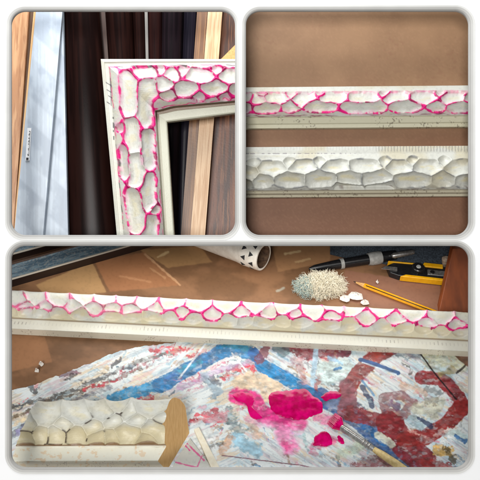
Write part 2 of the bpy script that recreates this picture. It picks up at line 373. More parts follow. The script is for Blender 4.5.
cellsF = [[(126, 77), (126, 90), (127, 108)], [(138, 68), (150, 69)], [(150, 86), (148, 99), (146, 112), (149, 122)], [(163, 84)], [(172, 72)], [(160, 66)], [(193, 73), (206, 75)], [(184, 68)], [(226, 74), (240, 73)], [(217, 67)],
          [(183, 91), (189, 89)], [(209, 90), (217, 87)], [(238, 92)], [(169, 97)], [(200, 99)], [(225, 100)],
          [(131, 126), (132, 138), (133, 147)], [(135, 158), (136, 168), (136, 180)], [(121.5, 150), (121, 162), (122, 174)], [(117, 128)], [(150, 135), (149, 148), (151, 163)], [(151, 180), (149, 190), (151, 204)],
          [(131, 196), (134, 208), (137, 224)], [(155, 221), (151, 236)], [(158, 209)], [(132, 246)]]
def paintF(px, py, e, e3, ids, m, PR, S, tc, tc2):
    col = gesso(px, py, m, e, 0.30, 60)
    inside = ((tc > 0) & (tc2 > 0)).astype(float)
    isC = np.array([c[0] in ((131, 126), (135, 158)) for c in cellsF + FF]); inside = inside * (1 - (isC[ids[0]] & isC[ids[1]]))
    col = pinklines(col, px, py, e, e3, inside, 0.05, .9, 0.4)
    wob = (fbm(px / 9, py / 9, 7, 3) - 0.5) * 3
    a = ss(1.3, 0.2, np.abs(tc2 + wob * 1.3 - 1.2)) * ss(0.35, 0.65, fbm(px / 8, py / 8, 11, 3)); col = mixc(col, PINK, 0.85 * a)
    a = ss(1.2, 0.2, np.abs(tc + wob * 1.4 - 1.4)) * ss(0.35, 0.6, fbm(px / 8, py / 8, 12, 3)); col = mixc(col, mixc(np.broadcast_to(PINK, px.shape + (3,)), lin((60, 40, 50)), ss(0.5, 0.6, vn(px / 6, py / 6, 2))), 0.8 * a)
    inner = ss(-0.2, 0.8, -tc2); col = mixc(col, lin((206, 204, 182)), 0.8 * inner)
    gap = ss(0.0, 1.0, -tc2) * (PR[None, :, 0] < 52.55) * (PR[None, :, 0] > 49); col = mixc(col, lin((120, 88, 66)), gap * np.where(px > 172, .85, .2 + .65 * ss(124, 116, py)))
    outer = ss(-0.5, 0.5, -tc); col = mixc(col, lin((222, 220, 206)), 0.6 * outer)
    # pen marks down the outer lip of the upright
    pm = (px < 121) & (py > 78) & (tc < 2)
    for (x, y, l) in ((108.5, 84, 4.5), (109, 91, 4), (110.5, 97, 4), (108.5, 103, 3)):
        a = ss(0.8, 0.3, np.abs(py - y - (px - x) * 0.6)) * (np.abs(px - x) < l * 0.6) * pm; col = mixc(col, lin((70, 66, 84)), 0.8 * a)
    xs = 110.5 + (py - 84) * 0.035
    a = ss(0.8, 0.3, np.abs(px - xs)) * (py > 72) * (py < 106) * pm; col = mixc(col, lin((92, 70, 92)), 0.7 * a)
    a = ss(0.9, 0.3, np.abs(px - 113.2 - (py - 120) * 0.03)) * (((py > 117) & (py < 119)) | ((py > 122.5) & (py < 128)) | ((py > 130) & (py < 132)) | ((py > 136) & (py < 140))) * (px < 118); col = mixc(col, lin((50, 46, 60)), 0.85 * a)
    return col
fr = empty('picture_frame', tuple(P(136, 239.5, yp1)), 'white carved picture frame corner with pink painted ridges, standing before the dark mouldings', 'picture frame')
lipV = [(0, 0), (0, 17.5), (3, 19), (4.0, 18)]; carV = [(7.2, 18.5), (11, 21.5), (21, 26), (33, 26.5), (43, 22.5), (49.6, 15)]; resV = [(50, 7), (52.4, 7), (52.6, 10), (59, 9.5), (60, 8.5), (60, 0)]
fV = rail_frame(OB, IB)
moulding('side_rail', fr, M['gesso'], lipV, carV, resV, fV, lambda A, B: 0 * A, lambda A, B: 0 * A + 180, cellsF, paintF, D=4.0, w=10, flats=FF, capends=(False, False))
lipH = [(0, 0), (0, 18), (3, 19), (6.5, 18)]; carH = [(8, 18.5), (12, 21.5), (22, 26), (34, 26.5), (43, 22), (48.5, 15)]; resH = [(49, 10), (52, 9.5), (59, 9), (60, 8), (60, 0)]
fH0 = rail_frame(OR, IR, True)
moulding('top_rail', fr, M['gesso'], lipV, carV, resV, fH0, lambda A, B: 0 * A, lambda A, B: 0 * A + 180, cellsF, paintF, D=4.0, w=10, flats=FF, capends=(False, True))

def upright(name, label, cat, tl, tr, bl, br, yd, bulge, colfn, mat, group=None, thick=6, top=-25, n=40, parent=None, bot=239.6):
    """vertical strip between image x-limits at py=10 (tl,tr) and py=235 (bl,br), at depth yd"""
    ys = np.linspace(top, bot, 130); u = np.linspace(0, 1, n)
    Y, U = np.meshgrid(ys, u, indexing='ij'); t = (Y - 10) / 225
    XL = tl + (bl - tl) * t; XR = tr + (br - tr) * t; X = XL + (XR - XL) * U
    k = (D0 + yd) / D0 * 0.001
    prof = bulge(U)
    V = np.stack([(X - 240) * k, yd - prof * 0.001, (240 - Y) * k], -1); V[..., 2] = np.maximum(V[..., 2], 0.0002)
    back = V[:, ::-1].copy(); back[..., 1] = yd + thick * 0.001; 
    VV = np.concatenate([V, back], 1); col = colfn(X, Y, U, t); colb = np.concatenate([col, col[:, ::-1]], 1)
    F = gridF(len(ys), 2 * n, True)
    nv = 2 * n
    Fl = np.concatenate([F]); o = mesh_np(name, VV.reshape(-1, 3), Fl, mat, parent, col=colb)
    # keep edges crisp
    bm = bmesh.new(); bm.from_mesh(o.data)
    lo = [bm.verts]; bm.verts.ensure_lookup_table()
    bm.faces.new([bm.verts[i] for i in range(nv)]); bm.faces.new([bm.verts[(len(ys) - 1) * nv + i] for i in range(nv)][::-1])
    for e_ in bm.edges:
        if len(e_.link_faces) == 2 and e_.calc_face_angle(0) > 0.6: e_.smooth = False
    bm.to_mesh(o.data); bm.free()
    if label: tag(o, label, cat, group)
    return o
flat = lambda U: 0 * U
def round_(h): return lambda U: h * np.sqrt(np.clip(1 - (2 * U - 1) ** 2, 0, 1)) 
def grain(c1, c2, sx=3, sy=60, seed=1, c3=None, lo=0.35, hi=0.65):
    def f(X, Y, U, t):
        xx = X + (fbm(U * 3, Y / 40, seed, 2) - 0.5) * 6
        n = fbm(U * 40 / sx, Y / sy, seed, 4); c = mixc(np.broadcast_to(lin(c1), X.shape + (3,)), lin(c2), ss(lo, hi, n))
        if c3 is not None: c = mixc(c, lin(c3), 0.8 * ss(0.55, 0.75, fbm(U * 70 / sx, Y / sy * 1.7, seed + 3, 3)))
        return c
    return f
G1 = 'upright lengths of moulding behind the frame corner'
upright('wooden_strip', 'tan wooden slat with visible grain at the far left of the upright stock', 'wooden strip', 2, 29, -8, 13, 0.075, flat, grain((196, 150, 108), (172, 122, 82), 4, 30, 2, (150, 100, 64)), M['attrwood'], G1)
upright('wooden_strip', 'narrow dark brown slat edge beside the tan slat', 'wooden strip', 29.3, 33.5, 13.5, 15.5, 0.079, flat, grain((70, 46, 30), (96, 66, 40), 4, 30, 3), M['attrwood'], G1)
upright('wooden_strip', 'thin honey coloured slat edge left of the wrapped board', 'wooden strip', 33.8, 38, 13.0, 21, 0.077, flat, grain((206, 160, 104), (226, 184, 130), 4, 30, 4), M['attrwood'], G1)
def wrapcol(s):
    def f(X, Y, U, t):
        c = np.broadcast_to(lin((168, 178, 190)), X.shape + (3,)); n = fbm(X / 12 + s, Y / 20, 2, 4)
        c = mixc(c, lin((188, 198, 208)), ss(0.4, 0.6, n))
        bands = ss(0.25, 0.55, np.sin((Y - X * 0.9 + s) * 2 * math.pi / 66)); c = mixc(c, lin((204, 214, 224)), 0.55 * bands)
        st = ss(0.45, 0.6, vn(X / 1.5, Y / 30, 4)); return mixc(c, lin((158, 166, 176)), 0.3 * st)
    return f
wb = upright('wrapped_board', 'pale blue-grey plastic wrapped board with a small printed label, leaning at left', 'wrapped board', 36, 62.5, 14, 43, 0.070, lambda U: 1.2 * U * (1 - U) * 4, wrapcol(0), M['attrwood'], 'boards wrapped in pale plastic')
upright('wrapped_board', 'pale blue-grey wrapped board partly hidden behind the labelled one, beside the dark moulding', 'wrapped board', 56, 62.8, 40, 68, 0.078, flat, wrapcol(30), M['attrwood'], 'boards wrapped in pale plastic')
k = 1 
lb = MB(); q = [P(27.5, 128, 0.0682), P(31.5, 128, 0.0682), P(29.5, 160.5, 0.0682), P(25.5, 160.5, 0.0682)]; lb.prism(q, np.array([0, -0.0003, 0])); lab = lb.build('label', M['label'], wb)
lb = MB()
for i in range(22):
    y = 131 + i * 1.15; x = 30.6 - (y - 128) * 0.06
    wdt = random.choice((0.5, 1.3, 1.7)); lb.prism([P(x - wdt, y, 0.0678), P(x + 0.1, y, 0.0678), P(x + 0.1, y + 0.5, 0.0678), P(x - wdt, y + 0.5, 0.0678)], np.array([0, -0.0002, 0]))
lb.prism([P(26.3, 157.6, 0.0678), P(28.6, 157.6, 0.0678), P(28.5, 160, 0.0678), P(26.1, 160, 0.0678)], np.array([0, -0.0002, 0]))
lb.build('print', M['ink'], lab)
DK = ((18, 8, 7), (32, 16, 13))
def dark(seed, c1=DK[0], c2=DK[1]):
    return grain(c1, c2, 3, 90, seed)
upright('dark_moulding', 'wide rounded dark brown moulding left of the frame corner', 'frame moulding', 62.6, 99.5, 66, 118, 0.094, round_(13), dark(5), M['sheen'], G1)
upright('wooden_strip', 'thin reddish brown slat between two rounded dark mouldings', 'wooden strip', 99, 105, 118, 122, 0.100, flat, grain((66, 40, 26), (44, 26, 20), 4, 60, 6), M['attrwood'], G1)
upright('dark_moulding', 'rounded near-black moulding rising behind the frame\'s outer corner', 'frame moulding', 105, 132, 120, 142, 0.098, round_(10), dark(7), M['sheen'], G1)
upright('dark_moulding', 'narrow dark moulding with a thin grey edge, second from the frame corner', 'frame moulding', 132.5, 144.5, 142, 150, 0.100, round_(4), dark(8), M['sheen'], G1)
upright('wooden_strip', 'thin grey strip standing between dark mouldings above the frame', 'wooden strip', 144.6, 147.5, 150, 152, 0.098, flat, grain((120, 116, 110), (84, 80, 78), 4, 60, 9), M['attrwood'], G1)
upright('dark_moulding', 'dark brown flat moulding just right of the thin grey strip', 'frame moulding', 147.6, 162, 152, 163, 0.101, round_(4), dark(10, (24, 11, 11), (36, 18, 16)), M['sheen'], G1)
upright('dark_moulding', 'glossy rounded black moulding in the middle above the frame', 'frame moulding', 162.2, 183, 160, 178, 0.096, round_(9), dark(11, (18, 13, 16), (28, 20, 24)), M['sheen'], G1)
upright('dark_moulding', 'slate coloured narrow moulding beside the brown slat', 'frame moulding', 184, 197, 176, 186, 0.101, round_(3), dark(12, (20, 18, 26), (32, 28, 36)), M['sheen'], G1)
upright('wooden_strip', 'mid brown slat leaning beside the pale one', 'wooden strip', 197.3, 207.5, 181, 190.5, 0.092, flat, grain((136, 96, 60), (104, 70, 44), 4, 40, 13), M['attrwood'], G1)
upright('wooden_strip', 'pale pine slat leaning behind the frame', 'wooden strip', 208, 222.5, 190.5, 205, 0.084, flat, grain((222, 186, 146), (200, 158, 116), 4, 40, 14, (184, 140, 98)), M['attrwood'], G1)
upright('wooden_plank', 'rusty brown rough plank at the right behind the frame', 'plank', 222.3, 246, 204, 246, 0.100, flat, grain((112, 62, 34), (66, 34, 20), 3, 50, 15, (146, 94, 58)), M['attrwood'], G1, bot=239.6)
b = MB(); yy = 0.083
b.prism([P(214, 66, yy), P(236, 44, yy), P(239, 44, yy), P(239, 66, yy)], np.array([0, 0.008, 0])); b.build('offcut', M['woodtip'])
tag(bpy.data.objects['offcut'], 'small pale triangular offcut behind the frame\'s top rail at right edge', 'offcut')
# keep the offcut resting on a batten behind the frame
# ================================================================== PANEL 3 : the workbench
a_t = math.radians(42); N3 = np.array([0, -math.sin(a_t), math.cos(a_t)]); U3 = np.array([0, math.cos(a_t), math.sin(a_t)]); X3 = np.array([1.0, 0, 0])
T0 = P(240, 474, 0.065)
def T(px, py, h=0.0):
    o = np.array([0, -D0, 0]); d = np.array([(px - 240) * 0.001, D0, (240 - py) * 0.001]); p0 = T0 + N3 * h
    t = np.dot(p0 - o, N3) / np.dot(d, N3); return o + d * t
def Tg(X, Y, h=0.0):
    d = np.stack([(X - 240) * 0.001, np.full(X.shape, D0), (240 - Y) * 0.001], -1); o = np.array([0, -D0, 0])
    t = ((T0 - o) @ N3 + h) / (d @ N3); return o + d * t[..., None]
def seg_d(x, y, pts):
    d = None
    for i in range(len(pts) - 1):
        (xa, ya), (xb, yb_) = pts[i], pts[i + 1]; vx, vy = xb - xa, yb_ - ya
        t = np.clip(((x - xa) * vx + (y - ya) * vy) / (vx * vx + vy * vy + 1e-9), 0, 1); dd = np.hypot(x - xa - vx * t, y - ya - vy * t)
        d = dd if d is None else np.minimum(d, dd)
    return d
# table surface
gx = np.arange(-40, 521, .8); gy = np.concatenate([np.arange(240, 400, .7), np.arange(400, 500, 2)]); X, Y = np.meshgrid(gx, gy, indexing='ij')
col = mixc(np.broadcast_to(lin((140, 101, 70)), X.shape + (3,)), lin((118, 84, 56)), ss(0.35, 0.65, fbm(X / 30, Y / 16, 3, 4)))
def quad(X, Y, pts):
    m = np.ones(X.shape)
    for i in range(4):
        (xa, ya), (xb, yb_) = pts[i], pts[(i + 1) % 4]; L_ = math.hypot(xb - xa, yb_ - ya)
        m = m * ss(-.8, .8, ((xb - xa) * (Y - ya) - (yb_ - ya) * (X - xa)) / L_ + (fbm(X / 4, Y / 4, 6, 2) - .5) * 1.2)
    return m
for q, c, al in (([(36, 285), (92, 262), (106, 292), (50, 300)], (186, 146, 98), .8), ([(140, 250), (200, 246), (212, 262), (168, 268)], (182, 140, 92), .6), ([(95, 262), (145, 252), (180, 285), (110, 292)], (166, 112, 74), .7),
                 ([(272, 246), (330, 246), (330, 262), (278, 272)], (180, 134, 92), .6), ([(10, 335), (45, 337), (52, 362), (10, 372)], (168, 118, 80), .6), ([(345, 270), (440, 285), (440, 320), (340, 300)], (150, 104, 84), .7)):
    col = mixc(col, lin(c), al * quad(X, Y, q))
for pts, w_, c, al in (([(145, 254), (180, 285)], 0.9, (206, 160, 118), .7), ([(158, 257), (168, 252)], 1.0, (222, 190, 140), .8), ([(277, 291), (284, 288)], 1.0, (190, 196, 180), .45), ([(285, 254), (300, 251)], 1.0, (220, 188, 140), .8), ([(296, 262), (310, 259)], .9, (214, 178, 130), .6),
                       ([(120, 276), (150, 282)], 1.0, (190, 140, 100), .5), ([(300, 290), (304, 297)], 1.2, (150, 180, 180), .6), ([(150, 268), (165, 278)], .8, (196, 150, 108), .5)):
    col = mixc(col, lin(c), al * ss(w_ + .6, w_ - .4, seg_d(X, Y, pts) + (fbm(X / 3, Y / 3, 5, 2) - .5) * 1.5))
col *= (1 - 0.09 * ss(0.55, 0.72, fbm(X / 2.2, Y / 1.6, 8, 3)))[..., None]
o = mesh_np('tabletop', Tg(X, Y).reshape(-1, 3), gridF(*X.shape), M['kraft'], col=col); tag(o, kind='structure')
# dark wall behind the table
boxm('backdrop_wall', -0.34, 0.34, 0.40, 0.41, -0.12, -0.003, M['darkwall'], kind='structure')

# paint covered sheet
gx = np.arange(-12, 500, 0.5); fr_ = np.linspace(0, 1, 300); U, Fq = np.meshgrid(gx, fr_, indexing='ij')
yt = np.interp(U, [-12, 10, 35, 62, 90, 116, 150, 185, 232, 500], [400, 391, 385, 375, 364, 352.5, 346, 341.5, 336, 341]) + (fbm(U / 6, U * 0, 2, 3) - .5) * 3.0
Yq = yt + (494 - yt) * Fq; Xq = U
def strokes(X, Y):
    c = np.broadcast_to(lin((226, 232, 232)), X.shape + (3,)).copy()
    wx = (fbm(X / 10, Y / 10, 1, 4) - .5) * 10; wy = (fbm(X / 10 + 50, Y / 10, 2, 4) - .5) * 8
    ra = np.where(X < 235, -24, 33)
    r1x, r1y = rot(X, Y, -24); r2x, r2y = rot(X, Y, 33); sx = np.where(X < 240, r1x, r2x); sy = np.where(X < 240, r1y, r2y)
    str1 = fbm(sx / 26, sy / 2.6, 3, 4); str2 = fbm(sx / 18 + 33, sy / 2.0, 6, 4); n1 = .5 * fbm(X / 16, Y / 11, 9, 4) + .5 * fbm(sx / 22, sy / 4, 9, 5); n2 = .35 * fbm(X / 7, Y / 5, 12, 4) + .65 * fbm(sx / 14, sy / 2.2, 12, 5)
    c = mixc(c, lin((192, 214, 222)), .8 * ss(.5, .60, n1)); c = mixc(c, lin((226, 208, 180)), .75 * ss(.54, .62, .5 * fbm(X / 20 + 9, Y / 13, 4, 4) + .5 * fbm(sx / 20, sy / 3, 4, 4)))
    c = mixc(c, lin((212, 176, 184)), .45 * ss(.55, .68, str1)); c = mixc(c, lin((150, 168, 182)), .45 * ss(.56, .70, str2))
    c = mixc(c, lin((224, 229, 228)), .8 * ss(.52, .66, n2))
    FN7 = fbm(X / 2.2, Y / 2.2, 7, 3) - .5; FN13 = ss(.42, .62, fbm(X / 4, Y / 2.4, 13, 3)); FN14 = fbm(X / 6, Y / 3, 14, 3) - .5; FN11 = ss(.60, .72, fbm(X / 5, Y / 3.2, 11, 3))
    def st(pts, w_, col_, al=1.0, rag=1.0, soft=.8, dry=0.0):
        q_ = np.array(pts); pad = w_ + 10
        ix = np.nonzero((gx > q_[:, 0].min() - pad) & (gx < q_[:, 0].max() + pad))[0]
        if len(ix) == 0: return
        i0, i1 = ix[0], ix[-1] + 1; Z = np.s_[i0:i1]
        x_, y_ = X[Z], Y[Z]
        d = seg_d(x_ + wx[Z] * rag * .75, y_ + wy[Z] * rag * .75, pts) + FN7[Z] * 3.2 * rag
        m = ss(w_ + soft * .7, w_ - soft * .7, d) * al
        if dry: m = m * (1 - dry * FN13[Z])
        v_ = FN14[Z]
        cc_ = np.clip(lin(col_) * (1 + 1.3 * v_)[..., None] + .05 * np.clip(v_, 0, 1)[..., None], 0, 1)
        m = m * (1 - .35 * FN11[Z] * (w_ > 2))
        c[Z] = c[Z] * (1 - m[..., None]) + cc_ * m[..., None]
    rs = np.random.default_rng(21); pal = [(206, 62, 84), (120, 126, 134), (236, 238, 234), (228, 206, 170), (90, 150, 190), (214, 140, 160), (84, 74, 70), (160, 190, 204), (182, 150, 120), (70, 110, 130)]
    for i in range(420):
        x0 = rs.uniform(0, 475); y0 = rs.uniform(345, 475); an = math.radians(-24 if x0 < 240 else 35) + rs.normal() * .35; l = rs.uniform(2, 20)
        st([(x0, y0), (x0 + l * math.cos(an), y0 + l * math.sin(an))], rs.uniform(.3, 1.9) * rs.uniform(.6, 1.2), pal[rs.integers(len(pal))], rs.uniform(.4, .9), 1.4, rs.uniform(.4, .9), .5)
    # left part: grey streaks
    st([(8, 440), (30, 424), (62, 408), (110, 386)], 3.0, (120, 120, 132), .8, 1, .8, .5); st([(12, 408), (60, 396), (105, 376), (150, 360), (180, 350)], 2.2, (84, 76, 72), .8, 1.2, .8, .5)
    st([(14, 418), (50, 404), (96, 386), (140, 370)], 1.8, (104, 86, 66), .8, 1.2, .6, .4); st([(60, 376), (80, 372)], 2, (120, 50, 80), .7, 1.5); st([(66, 380), (78, 374)], 1.5, (60, 40, 50), .7, 1.5)
    st([(30, 385), (36, 393)], 1.6, (90, 96, 100), .8, 1.2); st([(112, 366), (120, 360)], 1.6, (60, 60, 66), .8); st([(18, 434), (40, 420)], 2.5, (150, 140, 190), .5)
    for p, q_ in (((84, 390), (118, 377)), ((150, 350), (172, 346)), ((186, 356), (205, 350)), ((160, 386), (180, 379)), ((222, 374), (252, 368)), ((225, 379), (238, 377)), ((126, 404), (150, 396)), ((182, 382), (200, 377)), ((155, 352), (190, 348)), ((192, 420), (214, 413)), ((236, 366), (250, 372))):
        st([p, q_], 2.0, (206, 62, 80), .85, 2.2, .8, .6)
    st([(96, 386), (150, 364), (190, 350)], 1.0, (176, 70, 90), .6, 2, .6, .6)
    st([(180, 388), (215, 374), (250, 362)], 3.2, (196, 160, 196), .7, 1.5, 1.4, .4)
    st([(206, 378), (216, 392)], 4.5, (150, 172, 186), .8, 1.6, 2); st([(212, 378), (220, 384)], 3, (110, 116, 126), .8, 1.6, 1.2)
    st([(228, 412), (242, 432)], 5, (116, 138, 142), .75, 2, 1.5, .4); st([(222, 416), (236, 424)], 3, (90, 110, 120), .6, 2, 1.2, .4); st([(204, 418), (224, 416)], 4.5, (214, 140, 150), .7, 2, 2); st([(238, 440), (255, 450)], 7, (150, 196, 216), .8, 1.5, 2)
    st([(222, 450), (232, 440)], 4, (206, 160, 124), .7, 1.5, 2); st([(250, 420), (258, 436)], 4, (214, 170, 140), .6, 1.5, 2); st([(240, 385), (275, 380), (268, 395)], 9, (224, 200, 168), .8, 1.5, 3)
    # the blue bands
    BL = (14, 124, 180)
    st([(112, 400), (140, 392), (166, 383)], 6.0, (24, 148, 196), .95, .8, .8, .15); st([(160, 386), (186, 371), (222, 352)], 7.5, (16, 116, 168), .97, .5, .8, .12); st([(176, 372), (200, 362)], 2.5, (20, 160, 186), .6, 1.2)
    st([(166, 380), (176, 373)], 2.5, (60, 110, 170), .7)
    st([(222, 352), (240, 350), (256, 358)], 6.5, (16, 132, 184), .95, .8, .8, .15); st([(228, 344), (250, 348)], 5, (60, 140, 160), .7, 1.5)
    st([(254, 354), (262, 368), (286, 378)], 6, (40, 110, 176), .9, .8, .8); st([(262, 366), (290, 382), (322, 402)], 6.5, (14, 140, 194), .97, .35, .7); st([(300, 386), (330, 402)], 3, (58, 116, 160), .8, .6)
    st([(322, 398), (346, 412), (380, 440), (404, 464), (420, 478)], 9.0, (44, 92, 146), .95, .5, 1.0, .15); st([(352, 416), (384, 444)], 3.2, (20, 110, 170), .8, .8); st([(330, 400), (350, 404), (352, 420)], 8, (118, 132, 160), .8, .8, 2)
    st([(232, 354), (246, 372)], .8, (232, 236, 240), .8, .2, .4); st([(205, 345), (180, 378)], 0.9, (226, 232, 240), .85, .1, .4); st([(196, 345), (168, 372)], .7, (226, 226, 232), .6, .1, .4)
    # reds beneath the long moulding
    st([(264, 350), (258, 360)], 5, (128, 40, 58), .8, 1.4); st([(290, 344), (308, 352)], 8, (138, 26, 44), .92, 1.1, 1, .15); st([(296, 360), (304, 382)], 4, (200, 140, 140), .6, 1.5, 2, .3); st([(322, 352), (346, 350)], 6.5, (146, 30, 46), .92, 1.1, 1, .2)
    st([(316, 345), (314, 385)], 3, (176, 206, 224), .85, .5, 1.2); st([(276, 346), (284, 352)], 6, (78, 110, 116), .7, 1.5); st([(319, 372), (318, 392)], 2.0, (176, 84, 80), .7, 1.2); st([(330, 358), (350, 352)], 3, (120, 60, 86), .6, 1.2)
    st([(328, 374), (344, 370)], 11, (204, 222, 220), .9, 1.2, 2); st([(335, 370), (340, 369)], 1.4, (30, 116, 166), .9, .6); st([(330, 360), (342, 364)], 2, (150, 190, 216), .7, 1.5)
    # brown red bands
    BR = (148, 46, 44)
    st([(392, 348), (376, 356), (358, 374), (346, 392)], 8.0, BR, .97, .5, .8, .08); st([(384, 346), (366, 366)], 3, (172, 70, 56), .7, 1); st([(346, 386), (350, 402), (346, 412)], 8, (150, 92, 102), .9, .8, 1.5)
    st([(362, 388), (372, 406)], 2.6, (56, 74, 110), .85, .6); st([(360, 360), (378, 366), (398, 374)], 2.0, (30, 92, 150), .95, .2, .6); st([(362, 363), (380, 369), (396, 375)], .7, (210, 226, 236), .8, .1, .4); st([(362, 382), (374, 396)], 1.2, (40, 130, 180), .7, .3)
    st([(350, 414), (372, 420), (396, 424)], 8, (142, 52, 58), .95, .8, 1, .1); st([(384, 398), (402, 396), (412, 404), (404, 416), (386, 412), (384, 400)], 4.6, (132, 44, 54), .72, .7, .8, .1); st([(392, 404), (398, 408)], 3.2, (120, 84, 120), .8, .8)
    st([(388, 424), (404, 446), (424, 462)], 13, (140, 32, 42), .97, .6, 1, .08); st([(422, 378), (440, 380), (458, 396), (463, 410)], 7.0, (146, 36, 44), .97, .5, .8, .1); st([(462, 406), (448, 424), (426, 438), (404, 440)], 8, (150, 44, 42), .97, .5, .8, .1)
    st([(412, 420), (422, 426)], 5, (178, 202, 210), .85, 1.2, 1.5); st([(418, 410), (440, 404), (432, 416)], 6, (206, 206, 186), .8, 1.2, 2); st([(418, 420), (432, 428)], 1.8, (50, 60, 96), .85, .8); st([(424, 400), (436, 402)], 3, (120, 104, 88), .5, 1.5)
    st([(378, 436), (392, 446)], 3.5, (214, 216, 200), .9, .8, 1.2); st([(436, 450), (448, 452)], 5, (214, 178, 104), .9, 1.4, 1.2); st([(446, 448), (452, 462)], 3, (96, 84, 58), .8, 1.6); st([(452, 432), (466, 442)], 5, (190, 206, 204), .8, 1.4); st([(455, 438), (464, 444)], 2.2, (36, 104, 160), .85, 1.2)
    st([(358, 470), (380, 460), (392, 470)], 7, (140, 56, 60), .8, 1.6, 1.2, .35); st([(424, 462), (446, 470)], 6, (156, 44, 40), .9, 1.4, 1, .2); st([(408, 432), (430, 440), (452, 428)], 1.2, (214, 180, 170), .5, 1.5, .6, .4)
    # olive and blue-grey field at right
    st([(428, 352), (462, 366)], 8, (200, 200, 166), .75, 1.4, 3, .3); st([(426, 362), (446, 376)], 4, (130, 150, 140), .6, 1.4, 2, .3); st([(398, 352), (416, 356)], 5, (86, 98, 116), .7, 1.4, 2, .3); st([(440, 374), (452, 372)], 3, (170, 150, 90), .6, 1.4)
    st([(466, 366), (456, 374)], 1.0, (46, 34, 30), .9, .3, .5); st([(448, 344), (470, 362), (490, 372)], 6, (112, 66, 42), .9, .3, .8); st([(404, 386), (424, 394)], 4, (206, 170, 140), .6, 1.5, 2); st([(428, 390), (440, 394)], 3, (90, 96, 100), .6, 1.5, 1.5)
    st([(417, 350), (436, 376), (456, 400)], .8, (40, 26, 30), .95, .15, .4)
    # pink washes
    PK = (214, 16, 122)
    st([(236, 396), (252, 400), (262, 414), (284, 424)], 8.0, (220, 24, 134), .92, .6, 2.0); st([(262, 416), (300, 424)], 7, (216, 50, 140), .85, .6, 3); st([(284, 436), (290, 446)], 9, (232, 120, 180), .75, .8, 4); st([(284, 442), (288, 447)], 4, (214, 50, 132), .7, 1, 3)
    st([(250, 420), (300, 432)], 4, (236, 170, 206), .6, 1, 3, .3); st([(316, 446), (330, 440)], 6, (218, 80, 140), .8, 1.2, 2.4, .3); st([(316, 418), (330, 422)], 5, (224, 110, 160), .7, 1, 2.5); st([(304, 434), (306, 448)], 1.4, (150, 190, 190), .6, 1, 1)
    st([(340, 454), (360, 448)], 5, (200, 216, 190), .6, 1.2, 3); st([(222, 456), (262, 461), (300, 466), (340, 474)], .55, (126, 60, 84), .9, .1, .35)
    st([(190, 452), (206, 440)], 8, (232, 234, 232), .6, 1.2, 3)
    c *= (1 - .10 * ss(.52, .75, fbm(X / 1.8, Y / 1.5, 10, 3)) * ss(.35, .6, n1))[..., None]
    sp = ss(.80, .86, vn(X / 1.3, Y / 1.1, 15)) * ss(.45, .6, fbm(X / 25, Y / 18, 2, 2)); c = mixc(c, lin((96, 84, 84)), .25 * sp)
    return np.clip(c, 0, 1) ** 1.14 * 1.04
pc = strokes(Xq, Yq)
thk = 0.0010 + 0.0004 * fbm(Xq / 5, Yq / 5, 3, 3) + 0.0007 * fbm(rot(Xq, Yq, 33)[0] / 14, rot(Xq, Yq, 33)[1] / 1.6, 12, 4) * ss(.4, .7, fbm(Xq / 20, Yq / 14, 5, 3)) + 0.0002 * pc.mean(-1)
b_ = Tg(Xq, Yq); Vp = b_ + N3 * thk[..., None]
edge = b_[:, :1] + N3 * 0.0001
Vp = np.concatenate([edge, Vp], 1); pcc = np.concatenate([pc[:, :1], pc], 1)
o = mesh_np('paint_sheet', Vp.reshape(-1, 3), gridF(Vp.shape[0], Vp.shape[1]), M['palette'], col=pcc)
tag(o, 'sheet smeared with blue, brick red, white and pink paint, lying on the bench', 'palette sheet')

# paint puddles (raised wet paint)
def puddle(name, label, outline, hmax, mat, group='wet paint puddles', parent=None, seed=0):
    pts = np.array(outline, float); n = len(pts)
    c = pts.mean(0); sm = np.array(smooth_curve([tuple(p) for p in pts] + [tuple(pts[0])], 12))[:-1]; sm = sm + (sm - c) / np.linalg.norm(sm - c, axis=1)[:, None] * ((fbm(sm[:, 0] / 6 + seed, sm[:, 1] / 6, 5, 4) - .5) * 4.5)[:, None]
    rings = []; R = 14
    for i in range(R + 1):
        q = 1 - i / R; p = c + (sm - c) * q + (0 if i == 0 else 0)
        h = hmax * max(0, 1 - q ** 3) ** .6 * .55 ; nz = (fbm(p[:, 0] / 9 + seed, p[:, 1] / 7, 3, 2) - .5) * hmax * 0.5 * min(1, (1 - q) * 5)
        rings.append(np.array([T(x, y, 0.0016 + max(-0.0002, h + z)) for (x, y), z in zip(p, nz)]))
    o = mesh_np(name, np.concatenate(rings), gridF(R + 1, len(sm), True), mat, parent)
    if label: tag(o, label, 'paint puddle', group)
    return o
puddle('paint_puddle', 'largest deep magenta paint puddle in the middle of the palette sheet', [(268, 398), (273, 392), (283, 391), (292, 390), (300, 389), (308, 391), (315, 397), (322, 402), (322, 412), (312, 416), (303, 419), (292, 419), (282, 416), (273, 411), (269, 405)], 0.0016, M['crimson'])
puddle('paint_puddle', 'small bright magenta paint puddle left of the large one', [(232, 395), (236, 393), (245, 392), (252, 394), (254, 400), (252, 405), (256, 411), (262, 417), (256, 420), (250, 416), (247, 408), (245, 402), (238, 401)], 0.0010, M['magenta'])
puddle('paint_puddle', 'textured magenta dab of paint below the brush tip', [(316, 436), (322, 432), (328, 433), (333, 438), (332, 444), (325, 446), (319, 445), (313, 446), (314, 441)], 0.0009, M['crimson'])
puddle('paint_puddle', 'tiny oval magenta paint drop under the brush ferrule', [(336, 436), (339, 435), (343, 439), (344, 443), (341, 444), (337, 441)], 0.0008, M['crimson'])
puddle('paint_puddle', 'small crimson paint blot above the brush tip beside the blue band', [(321, 397), (327, 392), (335, 391), (341, 394), (338, 398), (330, 400), (325, 402)], 0.0008, M['crimson'])

